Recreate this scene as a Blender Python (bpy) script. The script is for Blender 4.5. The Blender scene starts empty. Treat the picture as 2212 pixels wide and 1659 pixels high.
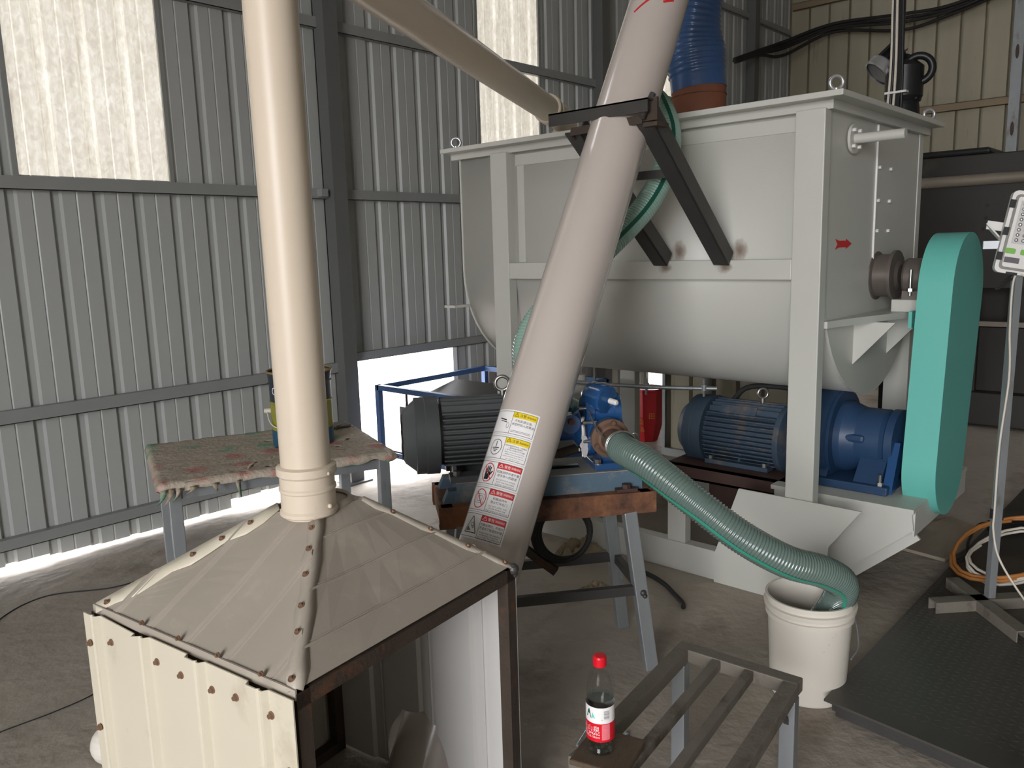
import bpy, bmesh, math, random
from mathutils import Vector, Matrix, noise
random.seed(7)
V = Vector
PI = math.pi
scene = bpy.context.scene
COL = scene.collection

# ------------------------------------------------------------------ camera
CAM = V((0, 0, 1.6))
yaw, pitch, roll = math.radians(42.552), math.radians(9.435), math.radians(-1.632)
fwd = V((math.cos(yaw) * math.cos(pitch), math.sin(yaw) * math.cos(pitch), -math.sin(pitch)))
r0 = V((math.sin(yaw), -math.cos(yaw), 0))
u0 = r0.cross(fwd)
cr = r0 * math.cos(roll) + u0 * math.sin(roll)
cu = -r0 * math.sin(roll) + u0 * math.cos(roll)
cd = bpy.data.cameras.new('camera')
cd.sensor_fit = 'HORIZONTAL'
cd.sensor_width = 36.0
cd.lens = 36.0 * 1742.07 / 2212
cd.clip_start = 0.02
cam = bpy.data.objects.new('camera', cd)
COL.objects.link(cam)
cam.matrix_world = Matrix(((cr.x, cu.x, -fwd.x, CAM.x), (cr.y, cu.y, -fwd.y, CAM.y), (cr.z, cu.z, -fwd.z, CAM.z), (0, 0, 0, 1)))
scene.camera = cam

# ------------------------------------------------------------------ sky, daylight, exposure
world = bpy.data.worlds.new('sky')
scene.world = world
world.use_nodes = True
bg = world.node_tree.nodes['Background']
bg.inputs[0].default_value = (0.97, 0.97, 1.0, 1)
bg.inputs[1].default_value = 10.0
WINDOW_GLOW = 0.41
scene.view_settings.view_transform = 'Standard'
scene.view_settings.look = 'None'
scene.view_settings.gamma = 1.0
scene.view_settings.use_curve_mapping = False
scene.view_settings.exposure = 0.95


def portal(name, loc, rot, sx, sy):
    l = bpy.data.lights.new(name, 'AREA')
    l.shape = 'RECTANGLE'
    l.size, l.size_y = sx, sy
    l.cycles.is_portal = True
    o = bpy.data.objects.new(name, l)
    o.location = loc
    o.rotation_euler = rot
    COL.objects.link(o)


# the shed's big doorway behind the camera
portal('doorway_daylight_offscreen', (-5.98, -1.7, 2.1), (0, -PI / 2, 0), 4.2, 3.4)


# ------------------------------------------------------------------ materials
def S(r, g, b):
    f = lambda c: (c / 255 / 12.92) if c / 255 <= 0.04045 else ((c / 255 + 0.055) / 1.055) ** 2.4
    return (f(r), f(g), f(b))


def pm(name, rgb, rough=0.5, metal=0.0, var=0.1, scale=5.0, bump=0.0, bscale=80.0, dirt=None, damt=0.5, dscale=3.0,
       stretch=(1, 1, 1), coat=0.0, trans=0.0, alpha=1.0, ior=1.45, spec=0.5):
    m = bpy.data.materials.new(name)
    m.use_nodes = True
    nt = m.node_tree
    n, l = nt.nodes, nt.links
    p = n['Principled BSDF']
    geo = n.new('ShaderNodeNewGeometry')
    mp = n.new('ShaderNodeMapping')
    mp.inputs['Scale'].default_value = stretch
    l.new(geo.outputs['Position'], mp.inputs['Vector'])
    nz = n.new('ShaderNodeTexNoise')
    nz.inputs['Scale'].default_value = scale
    nz.inputs['Detail'].default_value = 5
    l.new(mp.outputs[0], nz.inputs['Vector'])
    mx = n.new('ShaderNodeMix')
    mx.data_type = 'RGBA'
    c = S(*rgb)
    mx.inputs[6].default_value = (*[max(0, x * (1 - var)) for x in c], 1)
    mx.inputs[7].default_value = (*[min(1, x * (1 + var)) for x in c], 1)
    l.new(nz.outputs['Fac'], mx.inputs[0])
    out = mx.outputs[2]
    if dirt:
        n2 = n.new('ShaderNodeTexNoise')
        n2.inputs['Scale'].default_value = dscale
        n2.inputs['Detail'].default_value = 7
        n2.inputs['Roughness'].default_value = 0.65
        l.new(mp.outputs[0], n2.inputs['Vector'])
        rp = n.new('ShaderNodeValToRGB')
        t = 0.72 - 0.42 * damt
        rp.color_ramp.elements[0].position = t
        rp.color_ramp.elements[1].position = min(1, t + 0.18)
        l.new(n2.outputs['Fac'], rp.inputs[0])
        m2 = n.new('ShaderNodeMix')
        m2.data_type = 'RGBA'
        m2.inputs[7].default_value = (*S(*dirt), 1)
        l.new(rp.outputs[0], m2.inputs[0])
        l.new(out, m2.inputs[6])
        out = m2.outputs[2]
    l.new(out, p.inputs['Base Color'])
    p.inputs['Roughness'].default_value = rough
    p.inputs['Metallic'].default_value = metal
    p.inputs['Coat Weight'].default_value = coat
    p.inputs['Coat Roughness'].default_value = 0.15
    p.inputs['Transmission Weight'].default_value = trans
    p.inputs['IOR'].default_value = ior
    p.inputs['Specular IOR Level'].default_value = spec
    p.inputs['Alpha'].default_value = alpha
    if bump:
        n3 = n.new('ShaderNodeTexNoise')
        n3.inputs['Scale'].default_value = bscale
        n3.inputs['Detail'].default_value = 6
        l.new(mp.outputs[0], n3.inputs['Vector'])
        b = n.new('ShaderNodeBump')
        b.inputs['Strength'].default_value = min(1, bump)
        b.inputs['Distance'].default_value = 0.01
        l.new(n3.outputs['Fac'], b.inputs['Height'])
        l.new(b.outputs[0], p.inputs['Normal'])
    return m


M = {}
M['wall_grey'] = pm('grey_sheet_paint', (164, 166, 163), 0.38, 0, 0.05, 1.5, stretch=(1, 1, .3))
M['wall_beige'] = pm('beige_sheet_paint', (160, 154, 134), 0.45, 0, 0.12, 2.0, dirt=(122, 108, 88), damt=.28, dscale=4, stretch=(1, 3, .3))
M['wall_plain'] = pm('plain_sheet', (165, 165, 160), 0.6)
M['girt'] = pm('galvanised_girt', (150, 152, 150), 0.45, 0.3, 0.08, 6)
M['column'] = pm('dark_column_paint', (96, 97, 95), 0.55, 0, 0.08, 4)
M['brown_girt'] = pm('brown_girt', (138, 122, 98), 0.5, 0, 0.1, 4)
M['concrete'] = pm('dusty_concrete', (164, 155, 143), 0.85, 0, 0.28, 1.6, bump=.9, bscale=14, dirt=(124, 111, 98), damt=.42, dscale=1.7)
M['yard'] = pm('pale_yard_concrete', (150, 142, 136), 0.85, 0, 0.2, 1.2, dirt=(122, 114, 110), damt=.5, dscale=3, stretch=(1, 3, 1))
M['machine'] = pm('machine_enamel', (194, 194, 186), 0.42, 0, 0.04, 2.0, bump=.04, bscale=120)
M['machine_scorch'] = pm('scorched_weld', (92, 66, 44), 0.7, 0, .4, 30)
M['pvc'] = pm('cream_pvc', (212, 198, 178), 0.38, 0, 0.05, 3, dirt=(168, 150, 130), damt=.12, dscale=14)
M['conveyor'] = pm('warm_grey_enamel', (192, 182, 174), 0.22, 0, 0.03, 3, coat=.35, dirt=(150, 140, 132), damt=.08, dscale=20)
M['sheet'] = pm('cream_sheet', (206, 198, 178), 0.42, 0, 0.05, 4, dirt=(180, 168, 148), damt=.3, dscale=5)
M['sheet_back'] = pm('dusty_grey_sheet', (168, 159, 146), 0.40, 0, 0.08, 5, dirt=(186, 178, 163), damt=.38, dscale=5)
M['sheet_white'] = pm('white_sheet', (198, 196, 192), 0.4, 0, 0.05, 4)
M['rust_steel'] = pm('rusty_angle_steel', (72, 61, 53), 0.62, 0.25, 0.25, 14, bump=.2, bscale=90, dirt=(112, 76, 50), damt=.36, dscale=8)
M['rust'] = pm('orange_rust', (142, 96, 66), 0.75, 0, 0.25, 10, bump=.25, bscale=90, dirt=(70, 48, 40), damt=.72, dscale=4)
M['rust_brown'] = pm('brown_primer', (72, 52, 46), 0.6, 0, 0.2, 9)
M['raw_steel'] = pm('raw_black_steel', (78, 76, 74), 0.5, 0.5, 0.15, 12, bump=.1)
M['galv'] = pm('galvanised_tube', (150, 154, 156), 0.42, 0.55, 0.14, 14, stretch=(1, 1, .4), dirt=(108, 104, 98), damt=.35, dscale=8)
M['stool'] = pm('worn_grey_steel', (122, 116, 106), 0.6, 0.25, 0.15, 14, bump=.15, dirt=(86, 74, 62), damt=.45, dscale=9)
M['motor_dark'] = pm('charcoal_motor_paint', (82, 85, 86), 0.45, 0, 0.1, 6, dirt=(100, 98, 94), damt=.2, dscale=5)
M['motor_blue'] = pm('dusty_blue_motor_paint', (62, 78, 94), 0.5, 0, 0.1, 8, dirt=(116, 104, 92), damt=.42, dscale=6)
M['reducer_blue'] = pm('blue_reducer_paint', (40, 66, 98), 0.42, 0, 0.12, 6, dirt=(98, 90, 84), damt=.26, dscale=5)
M['pump_blue'] = pm('glossy_blue_paint', (34, 76, 124), 0.22, 0, 0.12, 6, coat=.6, dirt=(60, 78, 96), damt=.15, dscale=9)
M['base_blue'] = pm('grey_blue_base', (86, 108, 124), 0.55, 0, 0.1, 8, dirt=(150, 146, 138), damt=.4, dscale=6)
M['base_top'] = pm('worn_grey_base_top', (152, 150, 144), 0.6, 0, .1, 8)
M['teal'] = pm('teal_enamel', (104, 188, 176), 0.4, 0, 0.03, 3, bump=.03, bscale=140)
M['steel'] = pm('bright_steel', (176, 174, 170), 0.28, 0.9, 0.06, 20)
M['brass'] = pm('copper_washer', (150, 122, 102), 0.4, 0.6, 0.15, 30)
M['dark'] = pm('dark_machine_steel', (56, 54, 50), 0.5, 0.3, 0.2, 3, dirt=(84, 80, 74), damt=.3, dscale=2)
M['dark_band'] = pm('worn_steel_rail', (136, 128, 116), 0.5, 0.3, .15, 4)
M['black'] = pm('black_plastic', (28, 28, 29), 0.4, 0, 0.1, 8)
M['rubber'] = pm('black_rubber', (34, 33, 32), 0.7, 0, 0.15, 8, bump=.2)
M['bucket'] = pm('grubby_white_plastic', (222, 216, 204), 0.42, 0, 0.05, 4, dirt=(150, 130, 108), damt=.16, dscale=14)
M['red'] = pm('red_tinplate', (172, 34, 40), 0.42, 0, 0.1, 6)
M['red_gloss'] = pm('red_plastic', (214, 22, 40), 0.35, 0, 0.03, 6)
M['gold'] = pm('gold_print', (196, 140, 56), 0.5)
M['hose'] = pm('grey_green_pvc_hose', (98, 116, 109), 0.16, 0, 0.05, 8, coat=.8)
M['hose_teal'] = pm('teal_hose_stripe', (58, 150, 126), 0.35, 0, .05)
M['hose_dark'] = pm('dark_green_stripe', (26, 92, 74), 0.4, 0, .05)
M['hose_green'] = pm('pale_green_pvc_hose', (152, 186, 172), 0.25, 0, 0.06, 8, coat=.4)
M['blue_duct'] = pm('blue_flexible_duct', (60, 92, 140), 0.3, 0, .08, 6, coat=.3)
M['rust_ring'] = pm('rust_red_collar', (134, 82, 60), 0.65, 0, .15, 9)
M['white'] = pm('white_paint', (226, 224, 220), 0.45)
M['white_print'] = pm('white_print', (238, 236, 234), 0.4, 0, .02)
M['black_print'] = pm('black_print', (30, 28, 30), 0.5, 0, .02)
M['grey_print'] = pm('grey_print', (98, 94, 98), 0.5, 0, .02)
M['yellow_print'] = pm('yellow_print', (236, 206, 34), 0.4, 0, .02)
M['red_print'] = pm('red_print', (208, 48, 50), 0.4, 0, .02)
M['green_print'] = pm('green_print', (126, 186, 84), 0.4, 0, .05)
M['pink_print'] = pm('pink_print', (232, 120, 130), 0.45, 0, .15, 180)
M['teal_print'] = pm('teal_print', (110, 206, 192), 0.4, 0, .05)
M['cork'] = pm('rusty_brown_pipe', (112, 86, 70), 0.55, .3, .15, 9)
M['bearing'] = pm('greasy_bearing_steel', (110, 102, 96), 0.4, .4, .2, 9)
M['orange_cord'] = pm('orange_cord', (176, 116, 60), 0.55)
M['white_cord'] = pm('white_cord', (206, 198, 184), 0.5)
M['plate'] = pm('worn_tread_plate', (92, 88, 82), 0.45, .45, .2, 3, dirt=(66, 62, 58), damt=.4, dscale=2)
M['board'] = pm('dusty_board', (150, 140, 124), 0.8, 0, .15, 6, bump=.2, stretch=(1, 4, 1))
M['rag'] = pm('soiled_rag', (160, 146, 124), 0.9, 0, .3, 20, bump=.4, dirt=(84, 72, 60), damt=.4, dscale=15)
M['wood'] = pm('old_brown_wood', (92, 78, 62), 0.8, 0, .3, 12, bump=.4, stretch=(3, 14, 3))
M['silver'] = pm('silver_rim', (196, 196, 198), 0.3, .8, .05)
M['cart_blue'] = pm('cart_blue_paint', (66, 94, 138), 0.45, 0, .12, 8)
M['drum_navy'] = pm('drum_navy', (44, 54, 62), 0.4, .1, .15, 8)
M['drum_yellow'] = pm('drum_olive_yellow', (148, 148, 58), 0.45, .1, .2, 9, dirt=(60, 72, 60), damt=.35, dscale=8)
M['drum_blue'] = pm('drum_blue', (40, 86, 112), 0.45, .1, .15, 8)
M['tin'] = pm('bare_tin_rim', (166, 142, 104), 0.45, .5, .2, 20)
M['mesh_grey'] = pm('grey_scrap', (140, 138, 134), .6, .1, .2, 9)


def glass_mat(name, tint, rough, ior):
    m = bpy.data.materials.new(name)
    m.use_nodes = True
    p = m.node_tree.nodes['Principled BSDF']
    p.inputs['Base Color'].default_value = (*tint, 1)
    p.inputs['Roughness'].default_value = rough
    p.inputs['Transmission Weight'].default_value = 1
    p.inputs['IOR'].default_value = ior
    return m


def clear_mat(name, ref, rough):
    m = bpy.data.materials.new(name)
    m.use_nodes = True
    n, l = m.node_tree.nodes, m.node_tree.links
    tr = n.new('ShaderNodeBsdfTransparent')
    tr.inputs[0].default_value = (.96, .97, .97, 1)
    gl = n.new('ShaderNodeBsdfGlossy')
    gl.inputs['Roughness'].default_value = rough
    fr_ = n.new('ShaderNodeLayerWeight')
    fr_.inputs[0].default_value = ref
    mx = n.new('ShaderNodeMixShader')
    l.new(fr_.outputs[1], mx.inputs[0])
    l.new(tr.outputs[0], mx.inputs[1])
    l.new(gl.outputs[0], mx.inputs[2])
    l.new(mx.outputs[0], n['Material Output'].inputs[0])
    return m


M['pet'] = clear_mat('clear_pet', .10, .06)
M['water'] = clear_mat('water', .16, .02)
M['water_top'] = clear_mat('still_water_surface', .55, .12)
M['lens'] = glass_mat('clear_lens', (.95, .95, .95), .12, 1.3)


def window_mat():
    m = bpy.data.materials.new('sunlit_translucent_sheet')
    m.use_nodes = True
    n, l = m.node_tree.nodes, m.node_tree.links
    p = n['Principled BSDF']
    geo = n.new('ShaderNodeNewGeometry')
    mp = n.new('ShaderNodeMapping')
    mp.inputs['Scale'].default_value = (30, 1, 3.0)
    l.new(geo.outputs['Position'], mp.inputs[0])
    nz = n.new('ShaderNodeTexNoise')
    nz.inputs['Scale'].default_value = 1.0
    nz.inputs['Detail'].default_value = 8
    nz.inputs['Roughness'].default_value = .7
    l.new(mp.outputs[0], nz.inputs['Vector'])
    m2 = n.new('ShaderNodeMapping')
    m2.inputs['Scale'].default_value = (34, 34, 22)
    l.new(geo.outputs['Position'], m2.inputs[0])
    n2 = n.new('ShaderNodeTexNoise')
    n2.inputs['Scale'].default_value = 1.0
    n2.inputs['Detail'].default_value = 6
    n2.inputs['Distortion'].default_value = 1.2
    l.new(m2.outputs[0], n2.inputs['Vector'])
    add = n.new('ShaderNodeMath')
    add.operation = 'ADD'
    l.new(nz.outputs['Fac'], add.inputs[0])
    l.new(n2.outputs['Fac'], add.inputs[1])
    rp = n.new('ShaderNodeValToRGB')
    e = rp.color_ramp.elements
    e[0].position, e[0].color = 0.36, (*S(198, 186, 170), 1)
    e[1].position, e[1].color = 0.62, (*S(250, 245, 232), 1)
    k = e.new(0.5)
    k.color = (*S(226, 217, 200), 1)
    half = n.new('ShaderNodeMath')
    half.operation = 'MULTIPLY'
    half.inputs[1].default_value = .5
    l.new(add.outputs[0], half.inputs[0])
    l.new(half.outputs[0], rp.inputs[0])
    l.new(rp.outputs[0], p.inputs['Emission Color'])
    p.inputs['Emission Strength'].default_value = WINDOW_GLOW
    p.inputs['Base Color'].default_value = (.5, .5, .48, 1)
    p.inputs['Roughness'].default_value = .4
    return m


M['window'] = window_mat()


def tablecloth_mat():
    m = pm('printed_oilcloth', (176, 164, 148), .55, 0, .2, 9, bump=.9, bscale=45, dirt=(132, 118, 98), damt=.22, dscale=9)
    n, l = m.node_tree.nodes, m.node_tree.links
    p = n['Principled BSDF']
    src = p.inputs['Base Color'].links[0].from_socket
    geo = n.new('ShaderNodeNewGeometry')
    mp = n.new('ShaderNodeMapping')
    mp.inputs['Rotation'].default_value = (0, 0, math.radians(20.4))
    l.new(geo.outputs['Position'], mp.inputs[0])
    vo = n.new('ShaderNodeTexVoronoi')
    vo.inputs['Scale'].default_value = 6.5
    vo.inputs['Randomness'].default_value = .25
    l.new(mp.outputs[0], vo.inputs['Vector'])
    sp = n.new('ShaderNodeSeparateXYZ')
    l.new(mp.outputs[0], sp.inputs[0])
    row = n.new('ShaderNodeMath')
    row.operation = 'SINE'
    ml = n.new('ShaderNodeMath')
    ml.operation = 'MULTIPLY_ADD'
    ml.inputs[1].default_value = 7.6
    ml.inputs[2].default_value = -7.6 * 3.80
    l.new(sp.outputs[1], ml.inputs[0])
    l.new(ml.outputs[0], row.inputs[0])
    gt = n.new('ShaderNodeMath')
    gt.operation = 'GREATER_THAN'
    gt.inputs[1].default_value = 0
    l.new(row.outputs[0], gt.inputs[0])
    cm = n.new('ShaderNodeMix')
    cm.data_type = 'RGBA'
    cm.inputs[6].default_value = (*S(178, 122, 112), 1)
    cm.inputs[7].default_value = (*S(112, 156, 124), 1)
    l.new(gt.outputs[0], cm.inputs[0])
    rp = n.new('ShaderNodeValToRGB')
    rp.color_ramp.elements[0].position = .40
    rp.color_ramp.elements[0].color = (1, 1, 1, 1)
    rp.color_ramp.elements[1].position = .52
    rp.color_ramp.elements[1].color = (0, 0, 0, 1)
    l.new(vo.outputs['Distance'], rp.inputs[0])
    ms = n.new('ShaderNodeMath')
    ms.operation = 'MULTIPLY'
    ms.inputs[1].default_value = .9
    l.new(rp.outputs[0], ms.inputs[0])
    mx = n.new('ShaderNodeMix')
    mx.data_type = 'RGBA'
    l.new(ms.outputs[0], mx.inputs[0])
    l.new(src, mx.inputs[6])
    l.new(cm.outputs[2], mx.inputs[7])
    l.new(mx.outputs[2], p.inputs['Base Color'])
    return m


M['cloth'] = tablecloth_mat()


# ------------------------------------------------------------------ mesh helpers
class MB:
    def __init__(s, mat=None):
        s.v, s.f, s.s = [], [], []
        s.m = mat

    def add(s, vs, fs, smooth=False):
        o = len(s.v)
        if s.m is not None:
            vs = [s.m @ V(p) for p in vs]
        s.v += [V(p) for p in vs]
        s.f += [tuple(i + o for i in f) for f in fs]
        s.s += [smooth] * len(fs)
        return s

    def box(s, a, b):
        x0, y0, z0 = a
        x1, y1, z1 = b
        return s.add([(x0, y0, z0), (x1, y0, z0), (x1, y1, z0), (x0, y1, z0), (x0, y0, z1), (x1, y0, z1), (x1, y1, z1), (x0, y1, z1)],
                     [(0, 3, 2, 1), (4, 5, 6, 7), (0, 1, 5, 4), (1, 2, 6, 5), (2, 3, 7, 6), (3, 0, 4, 7)])

    def beam(s, p, q, w, h, up=(0, 0, 1), ow=0.0, oh=0.0):
        p, q = V(p), V(q)
        d = (q - p).normalized()
        a = d.cross(V(up))
        if a.length < 1e-4:
            a = d.cross(V((1, 0, 0)))
        a.normalize()
        b = a.cross(d)
        vs = []
        for e in (p, q):
            for sx, sy in ((-1, -1), (1, -1), (1, 1), (-1, 1)):
                vs.append(e + a * (sx * w / 2 + ow) + b * (sy * h / 2 + oh))
        return s.add(vs, [(0, 3, 2, 1), (4, 5, 6, 7), (0, 1, 5, 4), (1, 2, 6, 5), (2, 3, 7, 6), (3, 0, 4, 7)])

    def angle(s, p, q, w, t, up=(0, 0, 1), sa=1, sb=1):
        """L-section: one flange flat, one upright."""
        s.beam(p, q, w, t, up, ow=0, oh=sb * (w - t) / 2)
        s.beam(p, q, t, w, up, ow=sa * (w - t) / 2, oh=0)
        return s

    def tube(s, path, r, n=14, caps=True, smooth=True, up=None):
        path = [V(p) for p in path]
        k = len(path)
        rs = r if isinstance(r, (list, tuple)) else [r] * k
        d0 = (path[1] - path[0]).normalized()
        a = d0.orthogonal().normalized() if up is None else (V(up) - d0 * V(up).dot(d0)).normalized()
        vs, fs = [], []
        for i in range(k):
            if i == 0:
                d = d0
            elif i == k - 1:
                d = (path[i] - path[i - 1]).normalized()
            else:
                d = (path[i + 1] - path[i - 1]).normalized()
            a = (a - d * a.dot(d)).normalized()
            b = d.cross(a)
            for j in range(n):
                t = 2 * PI * j / n
                vs.append(path[i] + (a * math.cos(t) + b * math.sin(t)) * rs[i])
        for i in range(k - 1):
            for j in range(n):
                fs.append((i * n + j, i * n + (j + 1) % n, (i + 1) * n + (j + 1) % n, (i + 1) * n + j))
        s.add(vs, fs, smooth)
        if caps:
            s.add(vs[:n], [tuple(reversed(range(n)))])
            s.add(vs[-n:], [tuple(range(n))])
        return s

    def lathe(s, prof, o, axis=(0, 0, 1), n=24, smooth=True, capa=True, capb=True, ph=0.0):
        """profile (radius, distance along axis); sharp corners get doubled points."""
        o, ax = V(o), V(axis).normalized()
        a = ax.orthogonal().normalized()
        b = ax.cross(a)
        rings = []
        for r, t in prof:
            rings.append([o + ax * t + (a * math.cos(2 * PI * j / n + ph) + b * math.sin(2 * PI * j / n + ph)) * r for j in range(n)])
        for i in range(len(prof) - 1):
            fs = [(j, (j + 1) % n, n + (j + 1) % n, n + j) for j in range(n)]
            s.add(rings[i] + rings[i + 1], fs, smooth)
        if capa and prof[0][0] > 1e-5:
            s.add(rings[0], [tuple(reversed(range(n)))])
        if capb and prof[-1][0] > 1e-5:
            s.add(rings[-1], [tuple(range(n))])
        return s

    def cyl(s, p, q, r, n=20, smooth=True):
        p, q = V(p), V(q)
        return s.lathe([(r, 0), (r, (q - p).length)], p, q - p, n, smooth)

    def prism(s, poly, o, u, v, t):
        """poly in (u,v) from o, thickness t along u x v"""
        o, u, v = V(o), V(u), V(v)
        w = u.cross(v).normalized() * t
        n = len(poly)
        vs = [o + u * a + v * b for a, b in poly] + [o + u * a + v * b + w for a, b in poly]
        fs = [tuple(reversed(range(n))), tuple(range(n, 2 * n))] + [(i, (i + 1) % n, n + (i + 1) % n, n + i) for i in range(n)]
        return s.add(vs, fs)

    def torus(s, c, axis, R, r, n=24, k=10, arc=1.0, start=0.0):
        c, ax = V(c), V(axis).normalized()
        a = ax.orthogonal().normalized()
        b = ax.cross(a)
        m = n if arc >= 1 else n + 1
        pts = [c + (a * math.cos(start + 2 * PI * arc * i / n) + b * math.sin(start + 2 * PI * arc * i / n)) * R for i in range(m)]
        if arc >= 1:
            vs, fs = [], []
            for i in range(n):
                rad = (pts[i] - c).normalized()
                for j in range(k):
                    t = 2 * PI * j / k
                    vs.append(pts[i] + (rad * math.cos(t) + ax * math.sin(t)) * r)
            for i in range(n):
                for j in range(k):
                    fs.append((i * k + j, ((i + 1) % n) * k + j, ((i + 1) % n) * k + (j + 1) % k, i * k + (j + 1) % k))
            return s.add(vs, fs, True)
        return s.tube(pts, r, k)

    def sphere(s, c, r, n=14, k=8, sq=(1, 1, 1)):
        prof = [(math.sin(PI * i / k) * r, -math.cos(PI * i / k) * r) for i in range(k + 1)]
        prof = [(max(p, 1e-6), t) for p, t in prof]
        o = len(s.v)
        s.lathe(prof, (0, 0, 0), (0, 0, 1), n, True, False, False)
        for i in range(o, len(s.v)):
            p = s.v[i] if s.m is None else s.m.inverted() @ s.v[i]
            p = V((p.x * sq[0], p.y * sq[1], p.z * sq[2])) + V(c)
            s.v[i] = p if s.m is None else s.m @ p
        return s


def cr_path(pts, per=10):
    pts = [V(p) for p in pts]
    q = [pts[0] * 2 - pts[1]] + pts + [pts[-1] * 2 - pts[-2]]
    out = []
    for i in range(1, len(q) - 2):
        p0, p1, p2, p3 = q[i - 1], q[i], q[i + 1], q[i + 2]
        for k in range(per):
            t = k / per
            out.append(.5 * ((2 * p1) + (p2 - p0) * t + (2 * p0 - 5 * p1 + 4 * p2 - p3) * t * t + (3 * p1 - p0 - 3 * p2 + p3) * t ** 3))
    out.append(pts[-1])
    return out


def resample(path, step):
    out = [path[0]]
    acc = 0.0
    for i in range(1, len(path)):
        d = (path[i] - path[i - 1]).length
        pos = 0.0
        while acc + (d - pos) >= step:
            pos += step - acc
            out.append(path[i - 1].lerp(path[i], pos / d))
            acc = 0.0
        acc += d - pos
    return out


WL = {}


def obj(name, mb, mat, parent=None, bev=0.0, kind=None, label=None):
    me = bpy.data.meshes.new(name)
    vs = mb.v
    if parent is not None:
        o0 = WL[parent.name]
    else:
        xs = [p.x for p in vs]
        ys = [p.y for p in vs]
        o0 = V(((min(xs) + max(xs)) / 2, (min(ys) + max(ys)) / 2, min(p.z for p in vs)))
    me.from_pydata([tuple(p - o0) for p in vs], [], mb.f)
    me.polygons.foreach_set('use_smooth', mb.s)
    me.materials.append(M[mat] if isinstance(mat, str) else mat)
    me.update()
    o = bpy.data.objects.new(name, me)
    COL.objects.link(o)
    if parent is not None:
        o.parent = parent
    else:
        o.location = o0
    WL[o.name] = o0
    if bev:
        b = o.modifiers.new('bevel', 'BEVEL')
        b.width = bev
        b.segments = 2
        b.limit_method = 'ANGLE'
    if kind:
        o['kind'] = kind
    if label:
        o['label'] = label
    return o


def tag(o, label, cat, group=None):
    o['label'] = label
    o['category'] = cat
    if group:
        o['group'] = group
    return o


def thing(name, label, cat, loc, group=None):
    o = bpy.data.objects.new(name, None)
    o.empty_display_size = .05
    o.location = loc
    COL.objects.link(o)
    WL[o.name] = V(loc)
    return tag(o, label, cat, group)


def struct_root(name, loc):
    o = bpy.data.objects.new(name, None)
    o.location = loc
    COL.objects.link(o)
    WL[o.name] = V(loc)
    o['kind'] = 'structure'
    return o


def text_mesh(txt, size, align='LEFT', space=1.0):
    cu = bpy.data.curves.new('lettering', 'FONT')
    cu.body = txt
    cu.size = size
    cu.align_x = align
    cu.space_character = space
    cu.resolution_u = 2
    o = bpy.data.objects.new('lettering', cu)
    COL.objects.link(o)
    dg = bpy.context.evaluated_depsgraph_get()
    me = bpy.data.meshes.new_from_object(o.evaluated_get(dg))
    vs = [v.co.copy() for v in me.vertices]
    fs = [tuple(p.vertices) for p in me.polygons]
    bpy.data.objects.remove(o)
    bpy.data.curves.remove(cu)
    bpy.data.meshes.remove(me)
    return vs, fs


def bolt(mb, p, axis, r, h, n=6):
    return mb.lathe([(r, 0), (r, h)], p, axis, n, False)


# ================================================================== STRUCTURE
WY = 4.70      # inside face of the long wall
WX = 10.6      # inside face of the end wall
TOP = 5.2
PIT = 0.2133

fl = MB().box((-6, -7, -.12), (WX + .05, WY + .06, 0))
o = obj('floor', fl, 'concrete', kind='structure')
yd = MB().box((-12, WY + .061, -.14), (22, 34, -.02))
o = obj('ground_yard', yd, 'yard', kind='structure')
o['label'] = 'bright sunlit concrete yard seen through the low wall openings'
yd2 = MB().box((-30, -30, -.16), (-6.001, WY + .06, -.03))
obj('ground_forecourt', yd2, 'yard', kind='structure')

RIB = [(0.0, 0.0), (0.012, 0.017), (0.048, 0.017), (0.060, 0.0), (0.125, 0.0), (0.131, 0.004), (0.137, 0.0)]


def rib_profile(xa, xb, ph, pit, prof):
    """(x, depth) points of the ribbed sheet clipped to xa..xb"""
    pts = []
    k0 = int(math.floor((xa - ph) / pit)) - 1
    k1 = int(math.ceil((xb - ph) / pit)) + 1
    allp = []
    for k in range(k0, k1 + 1):
        for a, d in prof:
            allp.append((ph + k * pit + a, d))
    allp.append((ph + (k1 + 1) * pit, 0))

    def val(x):
        for (a, da), (b, db) in zip(allp, allp[1:]):
            if a <= x <= b:
                return da + (db - da) * (x - a) / max(1e-9, b - a)
        return 0
    pts.append((xa, val(xa)))
    pts += [p for p in allp if xa + 1e-4 < p[0] < xb - 1e-4]
    pts.append((xb, val(xb)))
    return pts


def ribbed(mb, pts, put, zs0, zs1, t=0.004):
    """thin folded sheet; put(x, depth, z) -> point; zs0/zs1 callables of x for the lower and upper edge"""
    n = len(pts)
    vs = []
    for x, d in pts:
        vs += [put(x, d, zs0(x)), put(x, d, zs1(x)), put(x, d + t, zs0(x)), put(x, d + t, zs1(x))]
    fs = []
    for i in range(n - 1):
        a, b = 4 * i, 4 * i + 4
        fs += [(a, b, b + 1, a + 1), (a + 2, a + 3, b + 3, b + 2), (a, a + 2, b + 2, b), (a + 1, b + 1, b + 3, a + 3)]
    e = 4 * (n - 1)
    fs += [(0, 1, 3, 2), (e, e + 2, e + 3, e + 1)]
    return mb.add(vs, fs)


wall_l = struct_root('wall_left', (2.3, WY, 0))
PH = 1.367
OPEN = [(3.40, 4.40), (7.24, 8.30)]
WIN = [(1.432, 2.243), (4.81, 5.575), (7.50, 8.32)]


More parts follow.
